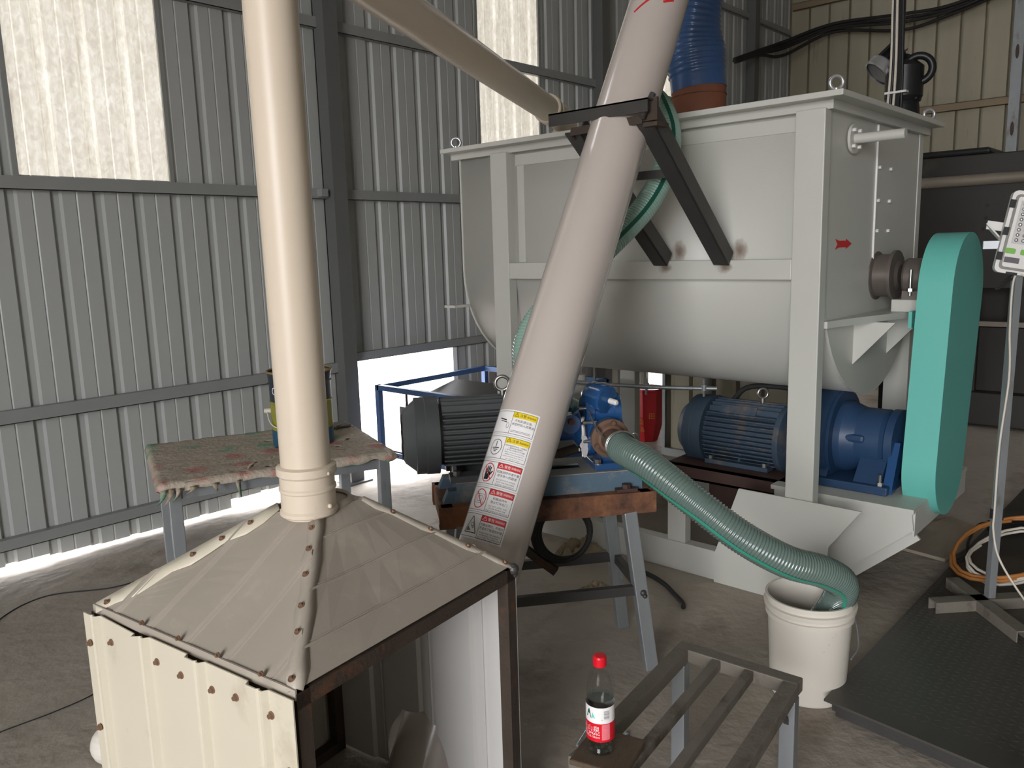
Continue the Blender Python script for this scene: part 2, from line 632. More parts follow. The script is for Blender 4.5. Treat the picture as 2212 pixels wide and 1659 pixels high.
def panel_spans(xa, xb):
    """vertical pieces of one sheet column: list of (x0,x1,z0,z1)"""
    cuts = sorted({xa, xb} | {c for w in OPEN + WIN for c in w if xa < c < xb})
    out = []
    for a, b in zip(cuts, cuts[1:]):
        m = (a + b) / 2
        z0 = .85 if any(p < m < q for p, q in OPEN) else None
        if any(p < m < q for p, q in WIN):
            out.append((a, b, z0, 2.05))
        else:
            out.append((a, b, z0, TOP))
    return out


k = -34
while PH + k * PIT < WX:
    xa, xb = PH + k * PIT, min(PH + (k + 1) * PIT, WX)
    lo = .018 + .035 * abs(noise.noise(V((xa * 1.3, 3.1, 0)))) + (.05 if 2.3 < xa < 3.2 else 0) + (.012 if .9 < xa < 1.2 else 0)
    for a, b, z0, z1 in panel_spans(xa, xb):
        if b - a < .004:
            continue
        zz = lo if z0 is None else z0
        mb = ribbed(MB(), rib_profile(a, b, PH, PIT, RIB), lambda x, d, z: (x, WY + d, z), lambda x: zz, lambda x: z1)
        obj('panel', mb, 'wall_grey', wall_l)
    k += 1

for i, (a, b) in enumerate(WIN):
    mb = ribbed(MB(), rib_profile(a, b, PH, PIT, RIB), lambda x, d, z: (x, WY + .004 + d, z), lambda x: 2.045, lambda x: TOP - .3)
    w = obj('window_%d' % (i + 1), mb, 'window', kind='structure')
    w['label'] = 'sunlit ribbed translucent sheet set into the long grey wall'
    fr = MB()
    for x in (a, b):
        fr.box((x - .012, WY - .012, 2.04), (x + .012, WY + .004, TOP - .3))
    obj('window_frame', fr, 'girt', w)

# horizontal girts on the long wall (broken at columns), lower edge rail
tn = [0]


def trim(mb, mat, label=None, bev=0.0):
    tn[0] += 1
    o = obj('trim_%d' % tn[0], mb, mat, kind='structure', bev=bev)
    if label:
        o['label'] = label
    return o


def girt(x0, x1, z0, z1, y=WY):
    mb = MB()
    mb.box((x0, y - .05, z1 - .004), (x1, y - .002, z1))
    mb.box((x0, y - .05, z0), (x1, y - .046, z1 - .004))
    mb.box((x0, y - .05, z0), (x1, y - .002, z0 + .004))
    trim(mb, 'girt', 'grey horizontal girt running along the long sheet wall')


COLS = [-5.8, -2.75, .25 - .02, 3.335, 6.385, 9.43]
COLS = [-5.8, -2.77, .28, 3.335, 6.385, 9.43]
edges = COLS + [WX]
for a, b in zip(edges, edges[1:]):
    for z0, z1 in ((1.972, 2.04), (3.06, 3.13), (4.2, 4.27)):
        girt(a + .05, b - .05, z0, z1)
    if a not in (3.335, 6.385):
        girt(a + .05, b - .05, .788, .858)
        girt(a + .05, b - .05, .13, .19)
# door heads over the low openings, with rail stubs
girt(3.385, 6.335, .85, .91)
girt(6.435, 9.38, .85, .91)
trim(MB().box((4.40, WY - .03, 0), (4.445, WY + .03, .85)), 'white', 'white painted jamb of the low wall opening')
trim(MB().box((7.20, WY - .03, 0), (7.24, WY + .03, .85)), 'girt', 'jamb of the far low wall opening')
trim(MB().box((8.30, WY - .03, 0), (8.33, WY + .03, .85)), 'girt', 'jamb of the far low wall opening')
for i, x in enumerate(COLS):
    mb = MB()
    mb.box((x - .055, WY - .13, 0), (x + .055, WY - .122, TOP))
    mb.box((x - .055, WY - .03, 0), (x + .055, WY - .022, TOP))
    mb.box((x - .004, WY - .122, 0), (x + .004, WY - .03, TOP))
    mb.box((x - .1, WY - .17, 0), (x + .1, WY - .01, .012))
    mb.box((x - .055, WY - .122, .012), (x - .051, WY - .03, TOP))
    c = trim(mb, 'column', 'dark grey steel column standing against the sheet wall')
trim(MB().box((2.8, WY - .055, 1.985), (3.25, WY - .05, 2.035)).box((3.2, WY - .11, 1.985), (3.25, WY - .05, 2.035)), 'girt', 'short pale cleat tying the girt to the steel column')

# end wall
wall_r = struct_root('wall_right', (WX, 0, 0))
RIB2 = [(0.0, 0.0), (0.006, 0.05), (0.028, 0.05), (0.034, 0.0)]
P2 = .25
k = 0
while k < 52:
    ya = WY - k * P2
    yb = ya - P2
    mb = ribbed(MB(), rib_profile(-ya, -yb, -WY, P2, RIB2), lambda x, d, z: (WX + d, -x, z), lambda x: .01, lambda x: TOP)
    obj('panel', mb, 'wall_beige', wall_r)
    k += 1
for z in (.9, 2.0, 3.03, 4.5):
    mb = MB()
    mb.box((WX - .06, -7, z), (WX - .055, WY - .06, z + .085)).box((WX - .06, -7, z + .08), (WX - .002, WY - .06, z + .085)).box((WX - .06, -7, z), (WX - .002, WY - .06, z + .005))
    trim(mb, 'brown_girt', 'brown painted girt crossing the beige end wall')
# galvanised strut with slots on end wall
mb = MB()
mb.box((WX - .16, 2.03, .01), (WX - .155, 2.135, TOP)).box((WX - .155, 2.03, .01), (WX - .063, 2.036, TOP)).box((WX - .155, 2.129, .01), (WX - .063, 2.135, TOP))
st = trim(mb, 'galv', 'bright galvanised slotted strut standing against the beige end wall')
for z in (2.75, 3.55):
    obj('slot', MB().prism([(.018 * math.cos(t * PI / 8), .075 * math.sin(t * PI / 8)) for t in range(16)], (WX - .163, 2.083, z), (0, -1, 0), (0, 0, 1), .004), 'rust_brown', st)

# roof and unseen sides of the shed
obj('ceiling', MB().box((-6, -7, TOP), (WX + .1, WY + .1, TOP + .06)), 'wall_plain', kind='structure')
wf = MB()
wf.box((-6.05, 0, 0), (-6, WY + .05, TOP)).box((-6.05, -7, 0), (-6, -3.4, TOP)).box((-6.05, -3.4, 4.2), (-6, 0, TOP))
obj('wall_front', wf, 'wall_plain', kind='structure')
wb = MB()
wb.box((-6, -7.05, 0), (WX, -7, TOP))
obj('wall_back', wb, 'wall_plain', kind='structure')


# ================================================================== MIXER
MX0, MX1 = 3.354, 4.665          # outer faces of front and rear posts
MY0, MY1 = 1.335, 3.50           # end plates
TC, TR, TZ = 4.035, .615, 1.49   # trough centre x, radius, centre height
mix = thing('ribbon_mixer', 'large pale grey steel trough mixer on posts with flat lid', 'mixer', ((MX0 + MX1) / 2, 2.4, 0))
# trough shell: U section
prof = [(TC - TR, 2.165)] + [(TC + TR * math.cos(PI + PI * i / 28), TZ + TR * math.sin(PI + PI * i / 28)) for i in range(29)] + [(TC + TR, 2.165)]
mb = MB()
vs, fs = [], []
for x, z in prof:
    vs += [(x, MY0 + .01, z), (x, MY1 - .01, z)]
for i in range(len(prof) - 1):
    fs.append((2 * i, 2 * i + 2, 2 * i + 3, 2 * i + 1))
mb.add(vs, fs, True)
trough = obj('trough', mb, 'machine', mix)
sol = trough.modifiers.new('wall', 'SOLIDIFY')
sol.thickness = .006
# end plates (U shape with slight overhang)
for y, t in ((MY0, .012), (MY1 - .012, .012)):
    poly = [(x - TC, z) for x, z in [(TC - TR - .012, 2.165)] + [(TC + (TR + .012) * math.cos(PI + PI * i / 28), TZ + (TR + .012) * math.sin(PI + PI * i / 28)) for i in range(29)] + [(TC + TR + .012, 2.165)]]
    obj('end_plate', MB().prism(poly, (TC, y + t, 0), (1, 0, 0), (0, 0, 1), t), 'machine', mix)
# lid with rim
lid = obj('lid', MB().box((3.30, 1.24, 2.160), (4.70, 3.545, 2.184)), 'machine', mix, bev=.003)
obj('lid_rim', MB().box((TC - TR - .045, MY0 - .03, 2.125), (TC + TR + .045, MY1 + .03, 2.160)), 'machine', mix)
# posts
for x0, x1 in ((MX0, MX0 + .065), (MX1 - .065, MX1)):
    for y0, y1 in ((1.327, 1.452), (3.078, 3.198)):
        m_ = MB()
        m_.box((x0, y0, 0.0), (x1, y1, 2.13))
        obj('post', m_, 'machine', mix, bev=.004)
    bm_ = MB().box((x0 + .002, 1.452, 1.44), (x1, 3.078, 1.528))
    obj('side_beam', bm_, 'machine', mix, bev=.004)
    # short flange lip between trough and post
    obj('flange', MB().box((x1 if x0 == MX0 else x0 - .02, 3.198, 2.06), ((x1 + .012) if x0 == MX0 else x0, 3.215, 2.13)), 'machine', mix)
# recessed frame strip on the front of trough wall
st_ = MB()
xf = TC - TR - .006
st_.box((xf - .004, 1.455, 2.055), (xf + .004, 3.06, 2.115))
st_.box((xf - .004, 3.00, 1.53), (xf + .004, 3.05, 2.06))
obj('stiffener', st_, 'machine', mix, bev=.002)
# base frame: front and rear base beams, cross beams
for x0 in (MX0, MX1 - .07):
    obj('base_beam', MB().box((x0, 1.25, 0.0), (x0 + .07, 3.45, .146)), 'machine', mix, bev=.004)
for y0 in (1.33, 3.08):
    obj('cross_beam', MB().box((MX0 + .07, y0, 0.0), (MX1 - .07, y0 + .12, .12)), 'machine', mix)
for y0 in (1.956, 2.62):
    obj('short_post', MB().box((MX0 + .008, y0, .146), (MX0 + .062, y0 + .10, .36)), 'machine', mix, bev=.003)
# big front gusset plate around the near post, and set-back gusset carrying the drive bed
obj('gusset', MB().prism([(0, .02), (0.02, .30), (.15, .485), (-.40, .485), (-.52, .14), (-.52, .0), (-.02, .0)], (MX0 - .008, 1.265, 0), (0, -1, 0), (0, 0, 1), .008), 'machine', mix)
obj('gusset', MB().prism([(-.35, .10), (-.35, .44), (.26, .44), (.27, .36), (-.12, .02)], (3.60, 1.25, 0), (0, -1, 0), (0, 0, 1), .01), 'machine', mix)
obj('gusset_flange', MB().beam((3.66, 1.005, .345), (3.66, 1.36, .03), .11, .012, (1, 0, 0)).beam((3.66, .985, .33), (3.66, .985, .44), .11, .012, (0, 1, 0)), 'machine', mix)
obj('drive_bed', MB().box((3.58, .98, .435), (4.45, 1.62, .455)).box((3.62, .98, .33), (4.43, 1.0, .435)).box((3.62, 1.60, .36), (4.43, 1.62, .435)), 'machine', mix)
# bearing shelf with curved front edge and two triangular brackets
shelf = [(3.42, 1.34), (3.42, 1.315)] + [(3.42 + (4.5 - 3.42) * t / 14, 1.315 - .19 * math.sin((t / 14) ** 1.3 * PI / 2)) for t in range(1, 15)] + [(4.5, 1.34)]
obj('bearing_shelf', MB().prism([(x, y) for x, y in shelf][::-1], (0, 0, 1.232), (1, 0, 0), (0, 1, 0), .03), 'machine', mix)
for x in (3.80, 4.27):
    obj('bracket', MB().prism([(0, 0), (0, -.20), (.18, 0)], (x, MY0, 1.232), (0, -1, 0), (0, 0, 1), .012), 'machine', mix)
obj('bearing_seat', MB().box((4.02, 1.10, 1.262), (4.22, 1.25, 1.32)), 'machine', mix, bev=.004)
obj('bearing_seat', MB().prism([(0, 0), (.08, 0), (0, .05)], (4.03, 1.13, 1.32), (1, 0, 0), (0, 0, 1), .01), 'white', mix)
# shaft housing, flange and open pillow block
sh = obj('shaft_housing', MB().lathe([(.115, 0), (.115, .005), (.10, .012), (.10, .075), (.118, .08), (.118, .095), (.07, .1), (.05, .11)], (4.06, MY0, 1.43), (0, -1, 0), 32), 'bearing', mix)
obj('pillow_block', MB().lathe([(.085, 0), (.09, .01), (.09, .07), (.085, .08)], (4.10, MY0 - .125, 1.42), (0, -1, 0), 28).box((4.02, 1.135, 1.32), (4.2, 1.205, 1.36)), 'bearing', mix)
bl = MB()
for dx in (-.06, .06):
    bl.cyl((4.10 + dx - .05, 1.16, 1.34), (4.10 + dx - .05, 1.16, 1.46), .008, 8)
    bolt(bl, (4.10 + dx - .05, 1.16, 1.36), (0, 0, 1), .016, .014)
obj('bolt', bl, 'steel', mix)
# inspection strip: seam with bolts on near end plate
obj('seam', MB().box((3.985, MY0 - .008, 1.50), (3.993, MY0, 2.12)), 'white', mix)
obj('cover_plate', MB().box((3.993, MY0 - .004, 1.46), (TC + TR + .005, MY0, 2.12)), 'machine', mix)
for z in (2.085, 1.93, 1.78, 1.64, 1.50):
    for x in (4.015, 4.17):
        obj('cover_bolt', bolt(MB(), (x, MY0 - .004, z), (0, -1, 0), .008, .012), 'white', mix)
# nozzle stub with bolted flange
nz_ = obj('nozzle', MB().cyl((3.66, MY0 - .01, 2.030), (3.66, 1.112, 2.030), .0215, 20), 'machine', mix)
obj('nozzle_flange', MB().lathe([(.062, 0), (.062, .012)], (3.66, MY0 - .008, 2.030), (0, -1, 0), 28), 'machine', mix)
for a in range(4):
    t = PI / 4 + a * PI / 2
    obj('flange_bolt', bolt(MB(), (3.66 + .047 * math.cos(t), MY0 - .02, 2.03 + .047 * math.sin(t)), (0, -1, 0), .008, .014), 'white', mix)
# red arrow sticker on the end plate
ar = [(-.055, -.028), (-.03, -.018), (.015, -.018), (.015, -.028), (.055, 0), (.015, .028), (.015, .018), (-.03, .018), (-.055, .028), (-.04, 0)]
obj('arrow_sticker', MB().prism([(x * 1.75, z * .8) for x, z in ar], (3.62, MY0 - .0005, 1.585), (1, 0, 0), (0, 0, 1), .0012), 'red_print', mix, label='red arrow sticker')
# lifting eyes
for x, y in ((3.36, 3.47), (3.36, 1.29), (4.60, 1.29)):
    obj('lifting_eye', MB().torus((x, y, 2.184 + .035), (-.75, -.66, 0), .026, .008).cyl((x, y, 2.18), (x, y, 2.197), .014, 12), 'silver', mix)
# far side ear lug
obj('lug', MB().box((3.30, 3.47, 1.27), (3.42, 3.56, 1.285)), 'machine', mix)
# drain pipework below the trough
dp = MB()
dp.tube(cr_path([(3.50, 2.95, .86), (3.60, 2.6, .85), (3.74, 2.30, .84), (3.86, 2.06, .84)], 6), .011, 10)
obj('drain_pipe', dp, 'galv', mix)
for p in ((3.58, 2.66, .85), (3.70, 2.40, .842), (3.83, 2.12, .84)):
    obj('valve_handle', MB().box((p[0] - .005, p[1] - .005, p[2] - .045), (p[0] + .005, p[1] + .005, p[2] + .045)).cyl((p[0], p[1], p[2] - .012), (p[0], p[1], p[2] + .02), .016, 10), 'galv', mix)
obj('drain_valve', MB().cyl((3.55, 2.86, .80), (3.75, 2.78, .80), .032, 16).cyl((3.66, 2.815, .80), (3.66, 2.815, .88), .028, 16), 'machine', mix)
# scorch marks where brackets are welded
def stain_mat():
    m = bpy.data.materials.new('heat_stain')
    m.use_nodes = True
    n, l = m.node_tree.nodes, m.node_tree.links
    p = n['Principled BSDF']
    p.inputs['Base Color'].default_value = (*S(128, 92, 60), 1)
    p.inputs['Roughness'].default_value = .6
    tc = n.new('ShaderNodeTexCoord')
    mp = n.new('ShaderNodeMapping')
    mp.inputs['Location'].default_value = (-1, -1, -1)
    mp.inputs['Scale'].default_value = (2, 2, 2)
    l.new(tc.outputs['Generated'], mp.inputs[0])
    sp = n.new('ShaderNodeSeparateXYZ')
    l.new(mp.outputs[0], sp.inputs[0])
    cb_ = n.new('ShaderNodeCombineXYZ')
    l.new(sp.outputs[1], cb_.inputs[1])
    l.new(sp.outputs[2], cb_.inputs[2])
    ln = n.new('ShaderNodeVectorMath')
    ln.operation = 'LENGTH'
    l.new(cb_.outputs[0], ln.inputs[0])
    nz = n.new('ShaderNodeTexNoise')
    nz.inputs['Scale'].default_value = 3
    l.new(tc.outputs['Generated'], nz.inputs['Vector'])
    ad = n.new('ShaderNodeMath')
    ad.operation = 'ADD'
    l.new(ln.outputs['Value'], ad.inputs[0])
    l.new(nz.outputs['Fac'], ad.inputs[1])
    rp = n.new('ShaderNodeValToRGB')
    rp.color_ramp.elements[0].position = .42
    rp.color_ramp.elements[0].color = (.36, .36, .36, 1)
    rp.color_ramp.elements[1].position = 1.25 if False else 1.0
    rp.color_ramp.elements[1].color = (0, 0, 0, 1)
    hf = n.new('ShaderNodeMath')
    hf.operation = 'MULTIPLY'
    hf.inputs[1].default_value = .8
    l.new(ad.outputs[0], hf.inputs[0])
    l.new(hf.outputs[0], rp.inputs[0])
    l.new(rp.outputs[0], p.inputs['Alpha'])
    return m


M['stain'] = stain_mat()
for y in (1.72, 2.03):
    obj('heat_stain', MB().box((TC - TR - .0078, y - .055, 1.49), (TC - TR - .0072, y + .055, 1.645)), 'stain', mix)
    obj('heat_stain', MB().box((MX0 + .0005, y - .01, 1.46), (MX0 + .0012, y + .09, 1.528)), 'stain', mix)
for (y, z) in ((1.775, 1.53), (2.08, 1.53)):
    sc_ = MB()
    pts = []
    for i in range(14):
        t = 2 * PI * i / 14
        r = .014 + .008 * random.random()
        pts.append((r * math.cos(t), r * 1.1 * math.sin(t) * (1.5 if math.sin(t) > 0 else .7)))
    sc_.prism(pts, (MX0 + .001, y, z - .012), (0, -1, 0), (0, 0, 1), .0025)
    obj('weld_scorch', sc_, 'machine_scorch', mix)


# ------------------------------------------------------------------ generic electric motor (axis +d)
def motor(name, label, base, d, up_len, R, L, cowl, mat, eye=True, foot_h=None, foot_w=.2, flange=True, foot_mat=None):
    """base: point on the axis at the fan end; d: axis direction; L body length; cowl length first"""
    d = V(d).normalized()
    base = V(base)
    side = d.cross(V((0, 0, 1))).normalized()
    z0 = foot_h
    root = thing(name, label, 'motor', (base.x + d.x * L / 2, base.y + d.y * L / 2, z0))
    c = MB().lathe([(R * .62, 0), (R * .70, .006), (R * .92, cowl * .34), (R * 1.0, cowl * .36), (R * 1.0, cowl * .62), (R * 1.015, cowl * .64), (R * 1.015, cowl)], base, d, 40)
    obj('fan_cowl', c, mat, root)
    g = MB()
    for i in range(8):
        t = 2 * PI * i / 8
        w = (side * math.cos(t) + V((0, 0, 1)) * math.sin(t))
        g.beam(base + w * R * .12 - d * .002, base + w * R * .6 - d * .002, .012, .004, d)
    obj('fan_grille', g, 'black', root)
    b0 = base + d * cowl
    body = MB().lathe([(R * .80, -.01), (R * .80, L - cowl)], b0, d, 40)
    bo = obj('body', body, mat, root)
    Z_ = V((0, 0, 1))
    f0, f1 = b0 + d * .012, b0 + d * (L - cowl - .03)
    for i in range(11):
        h_ = R * (-.66 + 1.32 * i / 10)
        w_ = math.sqrt((R * .97) ** 2 - h_ * h_)
        obj('cooling_fin', MB().beam(f0 + Z_ * h_, f1 + Z_ * h_, 2 * w_, .006), mat, bo)
    for i in range(7):
        h_ = R * (-.5 + 1.0 * i / 6)
        w_ = math.sqrt((R * .97) ** 2 - h_ * h_)
        obj('cooling_fin', MB().beam(f0 + side * h_ + Z_ * w_ / 2, f1 + side * h_ + Z_ * w_ / 2, .006, w_), mat, bo)
    e0 = base + d * L
    obj('end_bell', MB().lathe([(R * .96, -.03), (R * .98, -.012), (R * .98, 0), (R * .8, .012), (R * .5, .03), (R * .3, .05)], e0, d, 36), mat, root)
    # terminal box bump & nameplate
    if foot_h is not None:
        for s_ in (-1, 1):
            f = MB()
            a = b0 + d * .03
            b_ = b0 + d * (L - cowl - .05)
            f.beam(V((a.x, a.y, foot_h + .011)) + side * s_ * foot_w, V((b_.x, b_.y, foot_h + .011)) + side * s_ * foot_w, .07, .022)
            for q in (a + d * .02, (a + b_) / 2, b_ - d * .02):
                f.prism([(0, 0), (foot_w * .9, 0), (foot_w * .45, (base.z - foot_h) * .72), (0, (base.z - foot_h) * .72)], V((q.x, q.y, foot_h + .01)) + side * s_ * .02 - d * .006, side * s_, (0, 0, 1), .012 * (-1 if s_ > 0 else 1))
            obj('foot', f, foot_mat or mat, root)
            for q in (a + d * .025, b_ - d * .025):
                obj('foot_bolt', bolt(MB(), V((q.x, q.y, foot_h + .022)) + side * s_ * (foot_w + .015), (0, 0, 1), .014, .018), 'steel', root)
    if eye:
        q = b0 + d * (L - cowl) * .62
        t_ = q + V((0, 0, R * .8))
        obj('lifting_eye', MB().cyl(t_, t_ + V((0, 0, R * .28)), .012, 10).torus(t_ + V((0, 0, R * .28 + .026)), (-.72, -.69, 0), .026, .007), 'steel', root)
    return root


# drive motor and reducer under the mixer
mo = motor('drive_motor', 'dusty blue finned motor with lifting eye on brown channel under the mixer', (3.93, 2.27, .60), (0, -1, 0), 0, .185, .60, .17, 'motor_blue', foot_h=.425 + .031, foot_w=.14)
obj('name_plate', MB().prism([(-.10, -.03), (.10, -.03), (.10, .03), (-.10, .03)], (3.83, 1.92, .735), (0, -1, 0), (.55, 0, .83), .006), 'motor_blue', mo)
ch = MB()
ch.box((3.70, 1.56, .456 - .001), (4.16, 2.20, .4565))
tag(obj('channel_rail', MB().box((3.66, 1.50, .375), (3.672, 2.24, .455)).box((3.66, 1.50, .443), (4.14, 2.24, .455)).box((3.66, 1.50, .375), (3.74, 2.24, .387)).box((4.12, 1.50, 0.0), (4.14, 2.24, .443)), 'rust_brown'), 'dark brown primed steel channel carrying the drive motor', 'channel')
cab = MB().tube(cr_path([(3.95, 2.02, .76), (3.96, 1.94, .84), (3.97, 1.80, .86), (3.98, 1.62, .85), (4.05, 1.5, .80)], 8), .014, 10)
obj('power_cable', cab, 'rubber', mo)

red = thing('gear_reducer', 'blue cycloidal gear reducer on foot base beside the teal belt guard', 'gearbox', (3.95, 1.35, .455))
obj('ring_housing', MB().lathe([(.15, -.03), (.19, -.01), (.235, .02), (.235, .13), (.225, .135), (.225, .15)], (3.95, 1.56, .655), (0, -1, 0), 40), 'reducer_blue', red)
obj('output_housing', MB().lathe([(.175, 0), (.172, .03), (.15, .09), (.15, .20), (.135, .215), (.155, .225), (.155, .26), (.10, .27), (.06, .275), (.04, .28), (.035, .31)], (3.95, 1.41, .655), (0, -1, 0), 40), 'reducer_blue', red)
obj('rib', MB().box((3.79, 1.27, .66), (3.83, 1.40, .70)), 'reducer_blue', red, bev=.015)
obj('foot_base', MB().box((3.70, 1.13, .455), (4.20, 1.56, .495)), 'reducer_blue', red, bev=.006)
for y0, y1 in ((1.415, 1.55), (1.17, 1.29)):
    obj('pedestal', MB().prism([(-.22, .04), (.22, .04), (.13, .14), (-.13, .14)], (3.95, y1, .455), (1, 0, 0), (0, 0, 1), y1 - y0), 'reducer_blue', red)
obj('support_leg', MB().prism([(-.20, .0), (-.14, .0), (-.02, .2), (-.1, .22)], (3.93, 1.16, .46), (1, 0, 0), (0, 0, 1), .04), 'pump_blue', red)
obj('lifting_eye', MB().torus((3.95, 1.44, .655 + .265), (-.9, -.4, 0), .026, .008).cyl((3.95, 1.44, .87), (3.95, 1.44, .90), .014, 10), 'motor_blue', red)
for y in (1.17,):
    obj('anchor_bolt', MB().cyl((3.73, y, .49), (3.73, y, .545), .008, 10).lathe([(.017, 0), (.017, .014)], (3.73, y, .496), (0, 0, 1), 6, False), 'steel', red)

# teal belt guard: tapered stadium
gd = thing('belt_guard', 'tall teal painted belt guard with rounded ends beside the mixer', 'belt guard', (4.08, 1.02, .33))
c1, r1, c2, r2 = (4.10, 1.36), .262, (3.98, .58), .235
pl = []
dv = V((c2[0] - c1[0], c2[1] - c1[1]))
ang = math.atan2(dv.y, dv.x)
off = math.acos(max(-1, min(1, (r1 - r2) / dv.length)))
for i in range(25):
    t = ang + off + (2 * PI - 2 * off) * i / 24
    pl.append((c1[0] + r1 * math.cos(t), c1[1] + r1 * math.sin(t)))
for i in range(25):
    t = ang - off + 2 * off * i / 24
    pl.append((c2[0] + r2 * math.cos(t), c2[1] + r2 * math.sin(t)))
g_ = MB()
n = len(pl)
vs = [(x, 1.085, z) for x, z in pl] + [(x, .945, z) for x, z in pl]
g_.add(vs, [(i, (i + 1) % n, n + (i + 1) % n, n + i) for i in range(n)], True)
g_.add(vs[:n], [tuple(range(n))])
g_.add(vs[n:], [tuple(reversed(range(n)))])
obj('cover', g_, 'teal', gd)
obj('mount_tab', MB().box((3.96, 1.08, 1.215), (3.97, 1.135, 1.265)).box((3.90, 1.12, 1.20), (3.97, 1.135, 1.275)), 'teal', gd)
obj('tab_bolt', bolt(MB(), (3.935, 1.12, 1.24), (-.3, -1, 0), .011, .014), 'steel', gd)


# ================================================================== CONVEYOR TUBE
CA, CB = V((2.985, 1.871, 2.579)), V((1.897, 1.802, .721))
AX = (CA - CB).normalized()
CR = .115
con = thing('screw_conveyor', 'thick warm grey inclined conveyor tube with warning stickers leaning to the mixer', 'conveyor', (1.5, 1.78, 0))
lowp = CB - AX * ((.721 + .03) / AX.z)
topp = CA + AX * 1.6
obj('tube', MB().lathe([(CR, 0), (CR, (topp - lowp).length)], lowp, AX, 64), 'conveyor', con)
obj('end_cap', MB().lathe([(CR + .001, -.006), (CR + .001, .006)], lowp, AX, 40), 'conveyor', con)
# print surface: u to the picture's right around the tube, v along the axis
mid = CB + AX * .2
e1 = (CAM - mid)
e1 = (e1 - AX * e1.dot(AX)).normalized()
e2 = AX.cross(e1)
if e2.dot(cr) < 0:
    e2 = -e2


def wrap(u, v, off=.0004):
    t = u / CR
    return CB + AX * v + (e1 * math.cos(t) + e2 * math.sin(t)) * (CR + off)


def wrect(mb, u0, u1, v0, v1, off, nu=14):
    vs, fs = [], []
    for i in range(nu + 1):
        u = u0 + (u1 - u0) * i / nu
        vs += [wrap(u, v0, off), wrap(u, v1, off)]
    for i in range(nu):
        fs.append((2 * i, 2 * i + 2, 2 * i + 3, 2 * i + 1))
    return mb.add(vs, fs, True)


def wpoly(mb, pts, off):
    """ring strip or filled fan given as list of (u,v); filled"""
    return mb.add([wrap(u, v, off) for u, v in pts], [tuple(range(len(pts)))], True)


def wring(mb, cu_, cv_, ru, rv, w, off, n=28):
    vs, fs = [], []
    for i in range(n):
        t = 2 * PI * i / n
        vs += [wrap(cu_ + ru * math.cos(t), cv_ + rv * math.sin(t), off), wrap(cu_ + (ru - w) * math.cos(t), cv_ + (rv - w) * math.sin(t), off)]
    for i in range(n):
        j = (i + 1) % n
        fs.append((2 * i, 2 * j, 2 * j + 1, 2 * i + 1))
    return mb.add(vs, fs, True)


def wline(mb, a, b, w, off):
    a, b = V(a).to_2d(), V(b).to_2d()
    d = (b - a).normalized()
    p = V((-d.y, d.x)) * w / 2
    k = max(3, int((b - a).length / .005))
    vs, fs = [], []
    for i in range(k + 1):
        q = a.lerp(b, i / k)
        vs += [wrap(q.x + p.x, q.y + p.y, off), wrap(q.x - p.x, q.y - p.y, off)]
    for i in range(k):
        fs.append((2 * i, 2 * i + 1, 2 * i + 3, 2 * i + 2))
    return mb.add(vs, fs, True)


def wtext(mb, txt, u, v, size, off, align='LEFT', maxw=None, space=1.0):
    vs, fs = text_mesh(txt, size, 'LEFT', space)
    if not vs:
        return mb
    w = max(p.x for p in vs)
    k = min(1, maxw / w) if maxw else 1
    sh = -w * k / 2 if align == 'CENTER' else 0
    return mb.add([wrap(u + sh + p.x * k, v + p.y, off) for p in vs], fs, True)


LH, LU0, LU1, LDIV = .0885, -.150, .026, -.064
V_TOP = .335       # along the axis from CB
specs = [
    ('y', '注意', 'Attention', ['开机前请注油，', '并定时加入润滑油'], [], 'oil'),
    ('y', '注意', 'Attention', [], ['请将接地线可靠接地，以防触电。', '1. 确保设备可靠接地', '2. 非专业人员禁止打开电箱', 'Please connect the earth wire', 'reliably before operation to', 'prevent electric shock. Do not', 'open the electric box.'], 'earth'),
    ('r', '警告', 'WARNING', ['机器运转中请不要', '将手伸入机器里'], ['DO NOT PUT HANDS', 'INTO THE MACHINE', 'DURING OPERATION'], 'hand'),
    ('r', '警告', 'WARNING', ['机器运转中', '禁止打开此门'], ['DO NOT OPEN THIS', 'DOOR WHEN THE', 'MACHINE IS IN MOTION'], 'door'),
    ('r', '警告', 'WARNING', ['机器运转时，不得打', '开或拆下链盒防护罩'], ['WHEN THE MACHINE IS', 'RUNNING, IT IS NOT', 'ALLOWED TO OPEN OR', 'REMOVE THE SAFETY SHIELD'], 'gear'),
]
